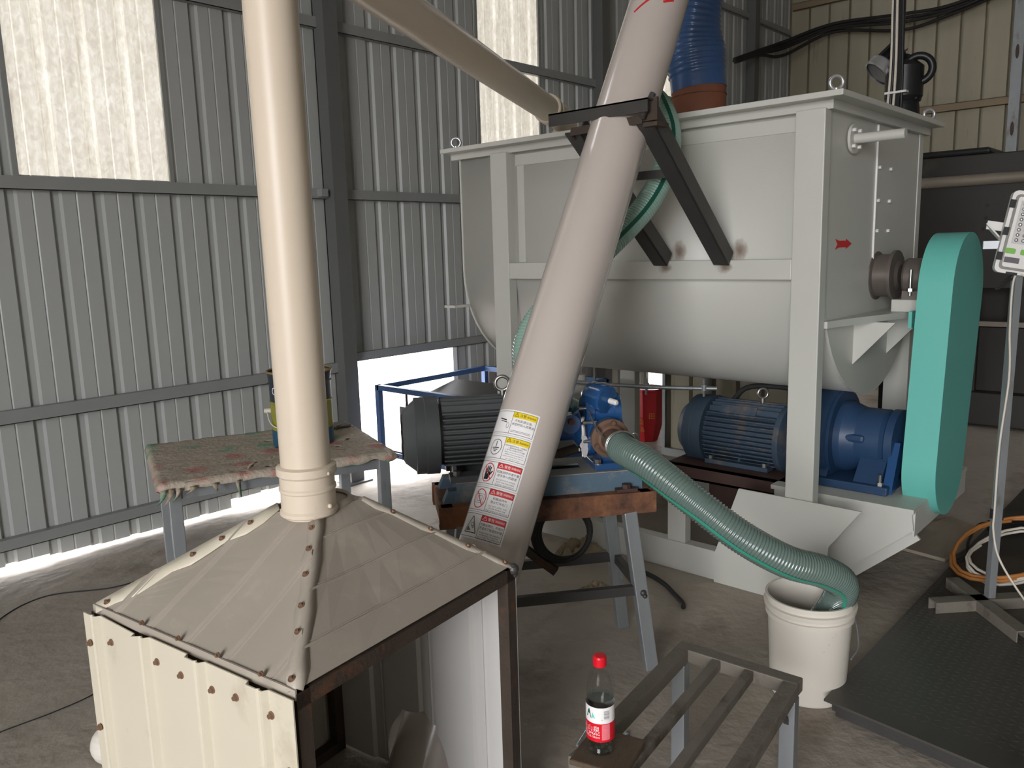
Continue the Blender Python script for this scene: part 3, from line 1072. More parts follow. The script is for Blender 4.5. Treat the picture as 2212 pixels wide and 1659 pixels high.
for i, (cc, zh, en, big, small, icon) in enumerate(specs):
    v1 = V_TOP - i * (LH + .0015)
    v0 = v1 - LH
    back = MB()
    wrect(back, LU0, LU1, v0, v1, .0004, 22)
    lb = obj('warning_label', back, 'white_print', con, label='white %s safety label with a %s header' % ('caution' if cc == 'y' else 'warning', 'yellow' if cc == 'y' else 'red'))
    hd = MB()
    hv0 = v1 - .006 - .020
    wrect(hd, LDIV, LU1 - .006, hv0, v1 - .006, .0007)
    obj('header', hd, 'yellow_print' if cc == 'y' else 'red_print', lb)
    bd = MB()
    for (a, b) in (((LU0, v1 - .006), (LU1 - .006, v1 - .006)), ((LU0, v0 + .006), (LU1 - .006, v0 + .006)), ((LU1 - .006, v0 + .0055), (LU1 - .006, v1 - .0055)), ((LDIV, v0 + .006), (LDIV, v1 - .006))):
        wline(bd, (*a, 0), (*b, 0), .0013, .0010)
    obj('border', bd, 'black_print', lb)
    hx = MB()
    tu = LDIV + .013
    tri = [(tu - .008, hv0 + .005), (tu + .008, hv0 + .005), (tu, hv0 + .0175)]
    for a, b in zip(tri, tri[1:] + tri[:1]):
        wline(hx, (*a, 0), (*b, 0), .0013, .0012)
    wline(hx, (tu, hv0 + .008, 0), (tu, hv0 + .0135, 0), .0013, .0012)
    wtext(hx, zh, LDIV + .024, hv0 + .006, .0115, .0012)
    wtext(hx, en, LDIV + .049, hv0 + .0065, .0115, .0012, maxw=.031)
    obj('header_lettering', hx, 'black_print' if cc == 'y' else 'white_print', lb)
    tx = MB()
    cu_ = (LDIV + LU1 - .006) / 2
    y = hv0 - .013
    for ln in big:
        wtext(tx, ln, cu_, y, .0098, .0010, 'CENTER', .078)
        y -= .0125
    if big:
        obj('lettering', tx, 'black_print', lb)
    if small:
        sm = MB()
        y -= .0 if big else -.004
        for ln in small:
            wtext(sm, ln, cu_, y, .0068 if len(small) < 5 else .0056, .0010, 'CENTER', .078)
            y -= .0082 if len(small) < 4 else .0072
        obj('small_lettering', sm, 'grey_print', lb)
    if icon == 'oil':
        sm = MB()
        for q in range(2):
            wline(sm, (LDIV - .079 + .084, v0 + .018 - q * .004, 0), (LDIV + .075, v0 + .018 - q * .004, 0), .0012, .0010)
        obj('small_lettering', sm, 'grey_print', lb)
    ic = MB()
    ir = MB()
    cu2, cv2 = -.098, (v0 + v1) / 2
    if icon == 'earth':
        wring(ic, cu2, cv2, .026, .028, .002, .0010)
        wline(ic, (cu2, cv2 + .02, 0), (cu2, cv2 - .002, 0), .003, .0010)
        for q, w in ((0, .016), (1, .011), (2, .006)):
            wline(ic, (cu2 - w, cv2 - .003 - q * .006, 0), (cu2 + w, cv2 - .003 - q * .006, 0), .003, .0010)
    elif icon == 'hand':
        wring(ir, cu2, cv2, .028, .033, .003, .0014)
        wline(ir, (cu2 - .018, cv2 + .022, 0), (cu2 + .018, cv2 - .022, 0), .003, .0014)
        wpoly(ic, [(cu2 - .012, cv2 - .024), (cu2 + .008, cv2 - .024), (cu2 + .012, cv2 + .002), (cu2 - .013, cv2 + .002)], .0010)
        for q, ln in enumerate((.017, .022, .023, .019)):
            a = cu2 - .011 + q * .0065
            wline(ic, (a, cv2, 0), (a + (q - 1.5) * .0012, cv2 + ln, 0), .005, .0010)
        wline(ic, (cu2 + .008, cv2 - .012, 0), (cu2 + .020, cv2 + .006, 0), .005, .0010)
    elif icon == 'door':
        wring(ir, cu2, cv2, .028, .033, .003, .0014)
        wline(ir, (cu2 - .018, cv2 + .022, 0), (cu2 + .018, cv2 - .022, 0), .003, .0014)
        for w, h_ in ((.018, .015), (.010, .009)):
            q = [(cu2 - w, cv2 - h_), (cu2 + w, cv2 - h_), (cu2 + w, cv2 + h_), (cu2 - w, cv2 + h_)]
            for a, b in zip(q, q[1:] + q[:1]):
                wline(ic, (*a, 0), (*b, 0), .0013, .0010)
    elif icon == 'gear':
        q = [(cu2 - .027, cv2 - .025), (cu2 + .027, cv2 - .025), (cu2, cv2 + .030)]
        for a, b in zip(q, q[1:] + q[:1]):
            wline(ic, (*a, 0), (*b, 0), .0026, .0010)
        wring(ic, cu2 + .004, cv2 + .002, .007, .007, .0018, .0010, 16)
        wring(ic, cu2 + .010, cv2 - .006, .004, .004, .0015, .0010, 12)
        for q in range(4):
            wline(ic, (cu2 - .018 + q * .005, cv2 - .02, 0), (cu2 - .012 + q * .004, cv2 - .006 - q * .003, 0), .003, .0010)
    else:
        wline(ic, (cu2 - .020, cv2 + .012, 0), (cu2 + .012, cv2 + .006, 0), .004, .0010)
        wline(ic, (cu2 - .014, cv2 + .004, 0), (cu2 + .016, cv2 - .001, 0), .0025, .0010)
        wring(ic, cu2 + .022, cv2 - .012, .006, .010, .0012, .0010, 12)
    if ic.v:
        obj('symbol', ic, 'black_print' if icon != 'door' else 'grey_print', lb)
    if ir.v:
        obj('prohibition_ring', ir, 'red_print', lb)
# red painted characters near the top of the frame
rp_ = MB()
for a, b in (((-.09, 1.995), (-.03, 2.060)), ((-.04, 2.058), (.045, 2.085)), ((.0, 2.07), (.06, 2.098)), ((.015, 2.050), (.055, 2.080)), ((-.02, 2.07), (.03, 2.11))):
    wline(rp_, (*a, 0), (*b, 0), .010, .0006)
obj('paint_mark', rp_, 'red_print', con, label='red brushed paint mark')

# bracket: two angle arms, clamp bars, tie
br = thing('conveyor_bracket', 'black angle iron bracket welded to the mixer clamping the conveyor tube', 'bracket', (3.33, 1.9, 1.5))
for y0, y1 in ((1.700, 1.765), (2.035, 2.08)):
    p, q = V((2.63, y0, 2.075)), V((3.350, y1, 1.535))
    obj('arm', MB().angle(p, q, .072, .007, (0, 1, 0), -1, -1), 'raw_steel', br)
obj('clamp_bar', MB().angle((2.585, 2.115, 2.10), (2.585, 1.655, 2.10), .048, .006, (0, 0, 1), 1, 1), 'raw_steel', br)
obj('clamp_bar', MB().beam((2.60, 2.03, 2.050), (2.60, 1.70, 2.058), .012, .03).beam((2.60, 2.03, 2.05), (2.70, 2.06, 2.02), .012, .03), 'rust_steel', br)
obj('clamp_stud', MB().cyl((2.57, 1.685, 2.06), (2.62, 1.67, 2.145), .012, 12), 'raw_steel', br)
obj('clamp_plate', MB().box((2.60, 1.64, 2.05), (2.612, 1.70, 2.13)).box((2.60, 1.64, 2.03), (2.68, 1.70, 2.045)), 'rust_steel', br)
obj('tie_bar', MB().beam((2.88, 1.74, 1.885), (2.88, 2.06, 1.885), .006, .034), 'raw_steel', br)

# ================================================================== HOOD with pipe
HB, HA, HC = V((.759, 1.278, 0)), V((.666, 2.006, 0)), V((1.481, 1.372, 0))
hu = (HC - HB).normalized()
hv = V((-hu.y, hu.x, 0))
HS, HT = .730, .733
HZ = .775
hood = thing('dust_hood', 'cream sheet metal hopper box with pyramid roof and one open side', 'hopper', (1.07, 1.69, 0))


def H(u, v, z):
    return HB + hu * u + hv * v + V((0, 0, z))


fr = MB()
for (u, v) in ((.016, .016), (HS - .016, .016), (HS - .016, HT - .016), (.016, HT - .016)):
    p = MB().beam(H(u, v, 0), H(u, v, HZ), .034, .034, hv)
    obj('corner_post', p, 'rust_steel', hood)
for a, b in (((0, .016), (HS, .016)), ((.016, 0), (.016, HT)), ((HS - .016, 0), (HS - .016, HT)), ((0, HT - .016), (HS, HT - .016))):
    obj('top_rail', MB().beam(H(*a, HZ - .017), H(*b, HZ - .017), .034, .034), 'rust_steel', hood)
obj('corner_weld', MB().sphere(H(HS - .005, 0.0, HZ - .004), .016, 8, 6).sphere(H(HS + .004, .004, HZ - .02), .012, 8, 6), 'raw_steel', hood)
for a, b in (((0, .016), (HS, .016)), ((.016, 0), (.016, HT)), ((0, HT - .016), (HS, HT - .016))):
    obj('bottom_rail', MB().beam(H(*a, .017), H(*b, .017), .034, .034), 'rust_steel', hood)
# cladding: left side sheet (outside), back sheet, far side sheet with oval hole
RIBH = [(0.0, 0.0), (0.008, -0.011), (0.016, -0.011), (0.020, -.007), (.026, -.011), (.056, -.011), (.064, 0)]
RHP = .205


def topcut(v):
    return HZ - .004 - (.022 if .19 < v < .235 else 0) - (.008 if .52 < v < .57 else 0)


pts = rib_profile(-.006, HT + .004, .27, RHP, RIBH)
mb = ribbed(MB(), pts, lambda x, d, z: H(-.012 + d, x, z), lambda x: .01, topcut, -.003)
obj('side_panel', mb, 'sheet', hood)
pts = rib_profile(-.006, HS + .004, .06, RHP, [(a, -b) for a, b in RIBH])
obj('back_panel', ribbed(MB(), pts, lambda x, d, z: H(x, HT + .004 + d, z), lambda x: .01, lambda x: HZ - .01, .003), 'sheet_back', hood)
hc, hz_, hwv, hwz = .385, .035, .128, .195
pts = rib_profile(0, HT, .10, RHP, [(a, -b) for a, b in RIBH])
extra = [hc - hwv + 2 * hwv * (.5 - .5 * math.cos(PI * i / 22)) for i in range(23)]


def dval(x):
    for (a, da), (b, db) in zip(pts, pts[1:]):
        if a <= x <= b:
            return da + (db - da) * (x - a) / max(1e-9, b - a)
    return 0


allp = sorted(set([p[0] for p in pts] + extra))
allp = [(x, dval(x)) for x in allp]
wob = lambda x: .006 * math.sin(x * 90) + .004 * math.sin(x * 160 + 1)
hole_hi = lambda x: hz_ + hwz * math.sqrt(max(0, 1 - ((x - hc) / hwv) ** 2)) + (wob(x) if abs(x - hc) < hwv * .9 else 0)
left_p = [p for p in allp if p[0] <= hc - hwv + 1e-6]
mid_p = [p for p in allp if hc - hwv - 1e-6 <= p[0] <= hc + hwv + 1e-6]
right_p = [p for p in allp if p[0] >= hc + hwv - 1e-6]
put = lambda x, d, z: H(HS + .004 + d, x, z)
mb = MB()
ribbed(mb, left_p, put, lambda x: .01, lambda x: HZ - .01, .003)
ribbed(mb, mid_p, put, hole_hi, lambda x: HZ - .01, .003)
ribbed(mb, right_p, put, lambda x: .01, lambda x: HZ - .01, .003)
obj('holed_panel', mb, 'sheet_white', hood)
# pyramid roof: four slopes with stepped ribs
AP = (.425, .385)
AH, AR = .205, .075
ZB = HZ + .006


def slope(c0, c1, a0, a1, nrib, along):
    """quad slope from eave c0-c1 to apex edge a0-a1; ribs run parallel to the eave (along=0) or up the slope"""
    c0, c1, a0, a1 = (V(p) for p in (c0, c1, a0, a1))
    nrm = (c1 - c0).cross(a0 - c0).normalized()
    vs, fs = [], []
    ts = [0.0]
    st = []
    RH = .0055 if along else .003
    for k in range(nrib):
        f = (k + .6) / (nrib + .2)
        st.append((f - .012, 0))
        st += [(f - .005, RH), (f + .005, RH), (f + .014, 0), (f + .020, RH * .5), (f + .026, 0)]
    seq = [(0, 0)] + st + [(1, 0)]
    if along == 0:
        N = 8
        for f, d in seq:
            for k in range(N + 1):
                g = k / N
                p = c0.lerp(c1, g).lerp(a0.lerp(a1, g), f)
                buck = .0035 * math.sin(g * 7 + f * 5) * math.sin(PI * f)
                vs.append(p + nrm * (d + buck))
        for i in range(len(seq) - 1):
            for k in range(N):
                b = i * (N + 1) + k
                fs.append((b, b + 1, b + N + 2, b + N + 1))
    else:
        N = 10
        d0 = (c1 - c0)
        hgt = (a0 + a1) / 2 - (c0 + c1) / 2
        for f, d in seq:
            q = c0.lerp(c1, f)
            # ribs run up-slope, clipped by the hips
            lo = q
            # find top of this vertical strip on trapezoid outline
            fa0 = (a0 - c0).dot(d0) / d0.length_squared
            fa1 = (a1 - c0).dot(d0) / d0.length_squared
            if f <= fa0:
                tmax = f / fa0
            elif f >= fa1:
                tmax = (1 - f) / (1 - fa1)
            else:
                tmax = 1
            up = (a0 - c0) - d0 * fa0
            for k in range(N + 1):
                t = tmax * k / N
                buck = .003 * math.sin(f * 6 + t * 5) * math.sin(PI * t)
                vs.append(lo + up * t + nrm * (d + buck))
        for i in range(len(seq) - 1):
            for k in range(N):
                b = i * (N + 1) + k
                fs.append((b, b + N + 1, b + N + 2, b + 1))
    return MB().add(vs, fs, False)


cs = [H(.004, .004, ZB), H(HS - .004, .004, ZB), H(HS - .004, HT - .004, ZB), H(.004, HT - .004, ZB)]
as_ = [H(AP[0] - AR, AP[1] - AR, HZ + AH), H(AP[0] + AR, AP[1] - AR, HZ + AH), H(AP[0] + AR, AP[1] + AR, HZ + AH), H(AP[0] - AR, AP[1] + AR, HZ + AH)]
for i in range(4):
    j = (i + 1) % 4
    ob = obj('roof_slope', slope(cs[i], cs[j], as_[i], as_[j], 5 if i in (1, 3) else 3, 1 if i in (1, 3) else 0), 'sheet_back', hood)
    so = ob.modifiers.new('gauge', 'SOLIDIFY')
    so.thickness = .002
obj('roof_cap', MB().add([tuple(p + V((0, 0, .001))) for p in as_], [(0, 1, 2, 3)]), 'sheet_back', hood)
obj('cap_turnup', MB().lathe([(.078, -.016), (.083, .002), (.074, .012), (.068, .006)], H(*AP, HZ + AH), (0, 0, 1), 26, True, False, False), 'sheet_back', hood)
# eave skirt down to the frame
for a, b in (((0, 0), (0, HT)),):
    obj('eave_skirt', MB().beam(H(-.001, 0, HZ - .002), H(-.001, HT, HZ - .002), .004, .022), 'sheet_back', hood)
# hip flashings with screws
rv = MB()
for i in range(4):
    c, a = cs[i], as_[i]
    d = (a - c)
    n1 = (cs[(i + 1) % 4] - c).cross(d).normalized()
    n0 = d.cross(cs[(i - 1) % 4] - c).normalized()
    up = (n0 + n1).normalized()
    k = 10
    vs, fs = [], []
    wd = (.024, .020, .02, .046)[i]
    for q in range(k + 1):
        t = q / k
        w = wd * (1 + .18 * math.sin(q * 2.1 + i)) * (1.0 if 0 < q < k else .75)
        m_ = c.lerp(a, t) + up * .0045
        s0 = n0.cross(d).normalized()
        s1 = d.cross(n1).normalized()
        if s0.dot(cs[(i - 1) % 4] - c) < 0:
            s0 = -s0
        if s1.dot(cs[(i + 1) % 4] - c) < 0:
            s1 = -s1
        p0 = c.lerp(a, t) + s0 * w * (1 if i != 3 else .3) + n0 * .003
        p1 = c.lerp(a, t) + s1 * w * (.7 if i != 3 else 1) + n1 * .003
        vs += [p0, m_, p1]
    for q in range(k):
        b = 3 * q
        fs += [(b, b + 1, b + 4, b + 3), (b + 1, b + 2, b + 5, b + 4)]
    ob = obj('hip_flashing', MB().add(vs, fs, True), 'sheet' if i == 3 else 'sheet_back', hood)
    so = ob.modifiers.new('gauge', 'SOLIDIFY')
    so.thickness = .0025
    for t in ((.05, .28, .42, .60, .76, .90) if i in (0,) else (.06, .52, .68, .84) if i == 3 else (.05, .3, .55, .8)):
        s0 = n0.cross(d).normalized()
        if s0.dot(cs[(i - 1) % 4] - c) < 0:
            s0 = -s0
        nn = n0
        if i == 3:
            nn = n1
            s0 = d.cross(n1).normalized()
            if s0.dot(cs[0] - c) < 0:
                s0 = -s0
        p = c.lerp(a, t) + s0 * wd * .45 + nn * .0045
        obj('screw', MB().lathe([(.0075, 0), (.0075, .002)], p, nn, 14).lathe([(.0045, .002), (.004, .007)], p, nn, 6, False), 'brass', hood)
for v, z in ((.06, HZ - .055), (.17, HZ - .052), (.25, HZ - .06), (.36, HZ - .06), (.45, HZ - .055), (.64, HZ - .06), (HT - .02, .70), (HT - .02, .48), (HT - .02, .30), (.018, HZ - .16), (.018, HZ - .22), (.018, HZ - .28)):
    obj('screw', MB().lathe([(.0085, 0), (.0085, .003)], H(-.0145 - (.0145 if ((v - .27) % RHP) < .062 else 0), v, z), -hu, 14).lathe([(.0055, .003), (.005, .009)], H(-.0145 - (.0145 if ((v - .27) % RHP) < .062 else 0), v, z), -hu, 6, False), 'brass', hood)
for v in (.1, .24, .38, .52):
    obj('screw', MB().lathe([(.006, 0), (.006, .003)], H(.0, v, HZ + .014), -hu, 10).lathe([(.004, .003), (.004, .008)], H(.0, v, HZ + .014), -hu, 6, False), 'brass', hood)

# cream pvc dust pipe: riser + run to the mixer lid
pv = thing('dust_pipe', 'cream plastic dust pipe rising from the hopper roof and running over to the mixer lid', 'pipe', (1.072, 1.677, HZ + AH))
PX, PY = 1.072, 1.678
pz = HZ + AH - .012
RZ = 2.345
r = .0605
obj('riser', MB().cyl((PX, PY, pz), (PX - .012, PY - .004, RZ + .2), r, 48), 'pvc', pv)
obj('coupling', MB().lathe([(r + .006, 0), (r + .010, .004), (r + .010, .012), (r + .006, .018), (r + .006, .060), (r + .009, .064), (r + .009, .070), (r + .006, .074), (r + .006, .098), (r + .012, .104), (r + .012, .122), (r + .002, .126)], (PX, PY, pz + .004), (0, 0, 1), 48), 'pvc', pv)
for z in (.03, .112):
    t = -1.35
    obj('coupling_nub', MB().sphere((PX + (r + .009) * math.cos(t), PY + (r + .009) * math.sin(t), pz + z), .006, 8, 6), 'pvc', pv)
E0, E1 = V((PX - .01, PY, RZ)), V((3.47, 2.75, 2.262))
dr = (E1 - E0).normalized()
obj('tee', MB().lathe([(r + .007, -.09), (r + .007, .09)], E0, (0, 0, 1), 36).cyl(E0, E0 + dr * .1, r + .007, 36), 'pvc', pv)
obj('run', MB().cyl(E0, E1 - dr * .30, r, 48), 'pvc', pv)
obj('run_coupling', MB().lathe([(r + .004, 0), (r + .010, .006), (r + .010, .02), (r + .006, .026), (r + .006, .06), (r + .010, .066), (r + .010, .074), (r + .003, .08)], E1 - dr * .36, dr, 48), 'pvc', pv)
elb = cr_path([E1 - dr * .30, E1 - dr * .12, E1 - dr * .035 + V((0, 0, -.008)), E1 + V((0, 0, -.035)), E1 + V((0, 0, -.075))], 8)
obj('elbow', MB().tube(elb, r + .004, 36), 'pvc', pv)
obj('elbow_collar', MB().lathe([(r + .012, 0), (r + .012, .02), (r + .005, .03)], (3.47, 2.75, 2.1835), (0, 0, 1), 40), 'pvc', pv)

# ================================================================== PUMP STAND
SA = V((1.856, 2.061, 0))
SL = V((.79, -.613, 0)).normalized()
SN = V((SL.y * -1, SL.x, 0))
SLEN, SDEP, SZ = .80, .335, .70


def G(s, n_, z):
    return SA + SL * s + SN * n_ + V((0, 0, z))


stand = thing('pump_stand', 'rusty channel top stand on splayed galvanised tube legs', 'stand', G(.4, .165, 0))


def channel(name, s0, n0, s1, n1, inward):
    m_ = MB()
    p, q = G(s0, n0, 0), G(s1, n1, 0)
    d = (q - p).normalized()
    i_ = V(inward)
    m_.beam(p + V((0, 0, SZ - .04)), q + V((0, 0, SZ - .04)), .006, .08)
    m_.beam(p + i_ * .02 + V((0, 0, SZ - .003)), q + i_ * .02 + V((0, 0, SZ - .003)), .04, .007)
    m_.beam(p + i_ * .02 + V((0, 0, SZ - .077)), q + i_ * .02 + V((0, 0, SZ - .077)), .04, .007)
    return obj(name, m_, 'rust', stand)


channel('rail', -.01, 0, SLEN, 0, SN)
channel('rail', -.01, SDEP, SLEN, SDEP, -SN)
channel('cross_rail', 0, 0, 0, SDEP, SL)
channel('cross_rail', SLEN - .02, 0, SLEN - .02, SDEP, -SL)
LEGS = [((.700, .02), (.775, -.012)), ((.700, SDEP - .02), (.775, SDEP + .012)), ((.075, .02), (.0, -.012)), ((.075, SDEP - .02), (.0, SDEP + .012))]
for (a, b) in LEGS:
    obj('leg', MB().beam(G(*a, SZ - .075), G(*b, 0), .05, .05, SN), 'galv', stand, bev=.004)
for n_, z in ((.008, .316), (SDEP - .008, .325)):
    obj('stretcher', MB().beam(G(.03, n_, z), G(.745, n_, z), .025, .036), 'raw_steel', stand)
for s_ in (.035, .742):
    obj('stretcher', MB().beam(G(s_, .01, .322), G(s_, SDEP - .01, .322), .025, .036), 'raw_steel', stand)
for n_, z in ((-.018, .312), (SDEP + .0, .322)):
    obj('weld', MB().sphere(G(.742, n_, z), .014, 8, 6).sphere(G(.748, n_ - .004, z - .012), .01, 8, 6), 'raw_steel', stand)
obj('diagonal', MB().beam(G(.10, SDEP - .03, .62), G(.45, SDEP * .5, .35), .03, .03), 'rust_steel', stand)

# pump base: formed channel with slot
pb = thing('pump_bedplate', 'grey blue folded steel pump base with long slotted hole on the rusty stand', 'base', G(.4, .165, SZ))
bz = SZ + .0
top_z = .772
mb = MB()
for n0 in (.045, .285):
    mb.beam(G(.06, n0, (bz + top_z) / 2), G(.76, n0, (bz + top_z) / 2), .006, top_z - bz)
obj('side_flange', mb, 'base_blue', pb)
mb = MB()
# top plate with slotted hole between pump and motor
s0, s1, sl0, sl1, n0, n1, m0, m1 = .06, .76, .33, .55, .045, .285, .13, .19
mb.beam(G(s0, (n0 + m0) / 2, top_z), G(s1, (n0 + m0) / 2, top_z), m0 - n0, .006)
mb.beam(G(s0, (n1 + m1) / 2, top_z), G(s1, (n1 + m1) / 2, top_z), n1 - m1, .006)
mb.beam(G(s0, .16, top_z), G(sl0, .16, top_z), m1 - m0, .006)
mb.beam(G(sl1, .16, top_z), G(s1, .16, top_z), m1 - m0, .006)
obj('top_plate', mb, 'base_top', pb)
obj('slot_tray', MB().beam(G(.3, .16, bz + .01), G(.6, .16, bz + .01), .2, .004), 'base_blue', pb)
for s_, n_ in ((.69, .02), (.69, .31)):
    obj('hold_down', MB().beam(G(s_ - .04, n_, bz + .008), G(s_ + .04, n_, bz + .008), .03, .012).lathe([(.017, 0), (.017, .016)], G(s_, n_, bz + .014), (0, 0, 1), 6, False), 'rust_brown', pb)
# motor pedestals
for n_ in (.07, .26):
    obj('motor_riser', MB().prism([(-.08, 0), (.16, 0), (.13, .045), (-.06, .045)], G(.09, n_ + .025, bz + .0), SL, V((0, 0, 1)), .05), 'base_blue', pb)

pm_ = motor('pump_motor', 'large charcoal finned motor with wide fan cowl and lifting eye on pump base', G(-.12, .165, .932), SL, 0, .142, .53, .13, 'motor_dark', foot_h=top_z + .003, foot_w=.085)

# gear pump
pu = thing('gear_pump', 'glossy blue gear pump with bolted brown flange and wire ties', 'pump', G(.64, .165, top_z))
PC = G(.64, .165, .90)
obj('bearing_barrel', MB().lathe([(.05, 0), (.055, .01), (.055, .10), (.075, .115), (.08, .12)], G(.42, .165, .93), SL, 28), 'pump_blue', pu)
obj('coupling', MB().lathe([(.05, 0), (.06, .006), (.06, .045), (.035, .05), (.035, .06)], G(.385, .165, .92), SL, 24), 'motor_dark', pu)
cas = MB()
cas.lathe([(.078, 0), (.088, .008), (.088, .03), (.080, .034), (.080, .105), (.088, .11), (.088, .135), (.078, .142), (.04, .15)], G(.565, .165, .90), SL, 36)
cas.lathe([(.06, 0), (.068, .008), (.068, .03), (.062, .034), (.062, .105), (.068, .11), (.068, .135), (.04, .142)], G(.565, .165, .985), SL, 32)
ca = obj('casing', cas, 'pump_blue', pu)
for i in range(7):
    t = 2 * PI * i / 7
    w = SN * math.cos(t) + V((0, 0, 1)) * math.sin(t)
    obj('casing_bolt', MB().cyl(G(.545, .165, .92) + w * .082, G(.60, .165, .92) + w * .082, .007, 8), 'steel', ca)
obj('side_neck', MB().lathe([(.062, 0), (.062, .075), (.073, .08), (.073, .1)], PC, -SN, 36), 'pump_blue', pu)
obj('side_neck', MB().lathe([(.055, 0), (.055, .085), (.07, .09), (.07, .11)], PC, SN, 32), 'pump_blue', pu)
fg = obj('pipe_flange', MB().lathe([(.073, 0), (.073, .016), (.06, .018), (.05, .028), (.041, .03), (.041, .16)], PC - SN * .102, -SN, 40), 'cork', pu)
for i in range(6):
    t = 2 * PI * i / 6 + .4
    w = SL * math.cos(t) + V((0, 0, 1)) * math.sin(t)
    obj('flange_bolt', bolt(MB(), PC - SN * .118 + w * .06, -SN, .0095, .014), 'cork', fg)
rv_ax = (-SN * .82 + SL * .5 + V((0, 0, -.12))).normalized()
obj('relief_dome', MB().lathe([(.035, -.04), (.052, -.02), (.055, .0), (.055, .055), (.052, .065), (.015, .07), (.008, .075)], G(.61, .15, 1.045), rv_ax, 30), 'pump_blue', pu)
obj('white_plug', MB().lathe([(.006, 0), (.011, .003), (.011, .034), (.007, .04)], G(.61, .15, 1.045) + rv_ax * .073, rv_ax, 14), 'white', pu)
obj('dome_plate', MB().prism([(-.02, -.008), (.02, -.008), (.02, .008), (-.02, .008)], G(.61, .15, 1.045) + rv_ax * .03 + V((0, 0, .056)), SL, SN, .0012), 'steel', pu)
obj('side_port', MB().lathe([(.032, 0), (.032, .05), (.036, .055), (.036, .065)], G(.50, .15, .955), -SN, 20), 'pump_blue', pu)
obj('port_plug', MB().lathe([(.012, 0), (.012, .012)], G(.50, .15, .965) - SN * .065, -SN, 14), 'rust', pu)
obj('rating_plate', MB().prism([(.018 * math.cos(2 * PI * i / 20), .042 * math.sin(2 * PI * i / 20)) for i in range(20)], G(.552, .092, .865), (SL * .5 - SN * .86).cross(V((0, 0, 1))).normalized() * -1, V((0, 0, 1)), .002), 'white_print', pu)
obj('foot', MB().beam(G(.585, .165, .788), G(.72, .165, .788), .20, .026).beam(G(.62, .165, .82), G(.69, .165, .82), .12, .06), 'pump_blue', pu, bev=.003)
for s_ in (.6, .705):
    obj('foot_bolt', bolt(MB(), G(s_, .082, .80), (0, 0, 1), .013, .016), 'steel', pu)
    obj('foot_washer', bolt(MB(), G(s_, .082, .797), (0, 0, 1), .019, .004, 14), 'steel', pu)
wire = MB()
wp = PC - SN * .225
for k_ in (0, .006):
    wire.tube(cr_path([G(.565, .085, 1.0) + V((0, 0, k_)), G(.575, .03, .955) + V((0, 0, k_)), G(.60, -.02, .91) + V((0, 0, k_)), wp + V((-.03, 0, -.0 + k_))], 6), .0018, 6)
obj('tie_wire', wire, 'steel', pu)


# ------------------------------------------------------------------ ribbed hoses
def hose(name, label, pts, r, pitch, amp, mat, stripe_mat, stripe_dir, stripe_w, inner=True):
    path = resample(cr_path(pts, 14), pitch / 4)
    rs = [r + amp * (1, .25, -.6, .25)[i % 4] for i in range(len(path))]
    o_ = thing(name, label, 'hose', (path[len(path) // 2].x, path[len(path) // 2].y, min(p.z for p in path) - r))
    obj('hose_wall', MB().tube(path, rs, 22, caps=False), mat, o_)
    # stripe: flat strip riding along one side
    vs, fs = [], []
    a = V(stripe_dir)
    sp = path[::3]
    for i, p in enumerate(sp):
        d = (sp[min(i + 1, len(sp) - 1)] - sp[max(i - 1, 0)]).normalized()
        a = V(stripe_dir)
        a = (a - d * a.dot(d)).normalized()
        b = d.cross(a)
        for t in (-1, 0, 1):
            an = t * stripe_w / r / 2
            vs.append(p + (a * math.cos(an) + b * math.sin(an)) * (r + amp * 1.15))
    for i in range(len(sp) - 1):
        q = 3 * i
        fs += [(q, q + 1, q + 4, q + 3), (q + 1, q + 2, q + 5, q + 4)]
    obj('stripe', MB().add(vs, fs, True), stripe_mat, o_)
    return o_, path


f0 = PC - SN * .222
h1, hp = hose('suction_hose', 'thick grey green spiral hose with teal stripe running from pump into bucket',
              [f0, f0 - SN * .05 + V((0, 0, -.006)), V((2.25, 1.475, .882)), V((2.228, 1.365, .840)), V((2.235, 1.255, .776)), V((2.30, 1.135, .674)), V((2.405, 1.03, .585)), V((2.535, .962, .525)), V((2.640, .935, .455)), V((2.690, .965, .365)), V((2.69, 1.02, .26)), V((2.685, 1.05, .16))],
              .051, .0115, .0034, 'hose', 'hose_teal', (-.72, -.45, -.62), .011)
obj('hose_clamp', MB().torus(f0 - SN * .02, SN, .056, .003, 28, 8).torus(f0 - SN * .032, SN, .056, .003, 28, 8).torus(f0 - SN * .02 + SL * .05 + V((0, 0, .036)), (.6, .5, .4), .011, .0028, 16, 6), 'steel', h1)
h2, _ = hose('feed_hose', 'pale green spiral hose with dark stripe curving up behind the conveyor tube',
             [PC + SN * .10, PC + SN * .20 + V((-.02, 0, .02)), V((2.42, 2.05, 1.02)), V((2.36, 2.085, 1.14)), V((2.42, 2.11, 1.28)), V((2.60, 2.07, 1.45)), V((2.785, 1.985, 1.61)), V((2.935, 1.915, 1.758)), V((3.04, 1.885, 1.91)), V((3.13, 1.915, 2.075)), V((3.19, 2.0, 2.21)), V((3.32, 2.16, 2.29)), V((3.46, 2.30, 2.27)), V((3.52, 2.36, 2.17))],
             .049, .0125, .0036, 'hose_green', 'hose_dark', (-.6, -.75, .1), .016)

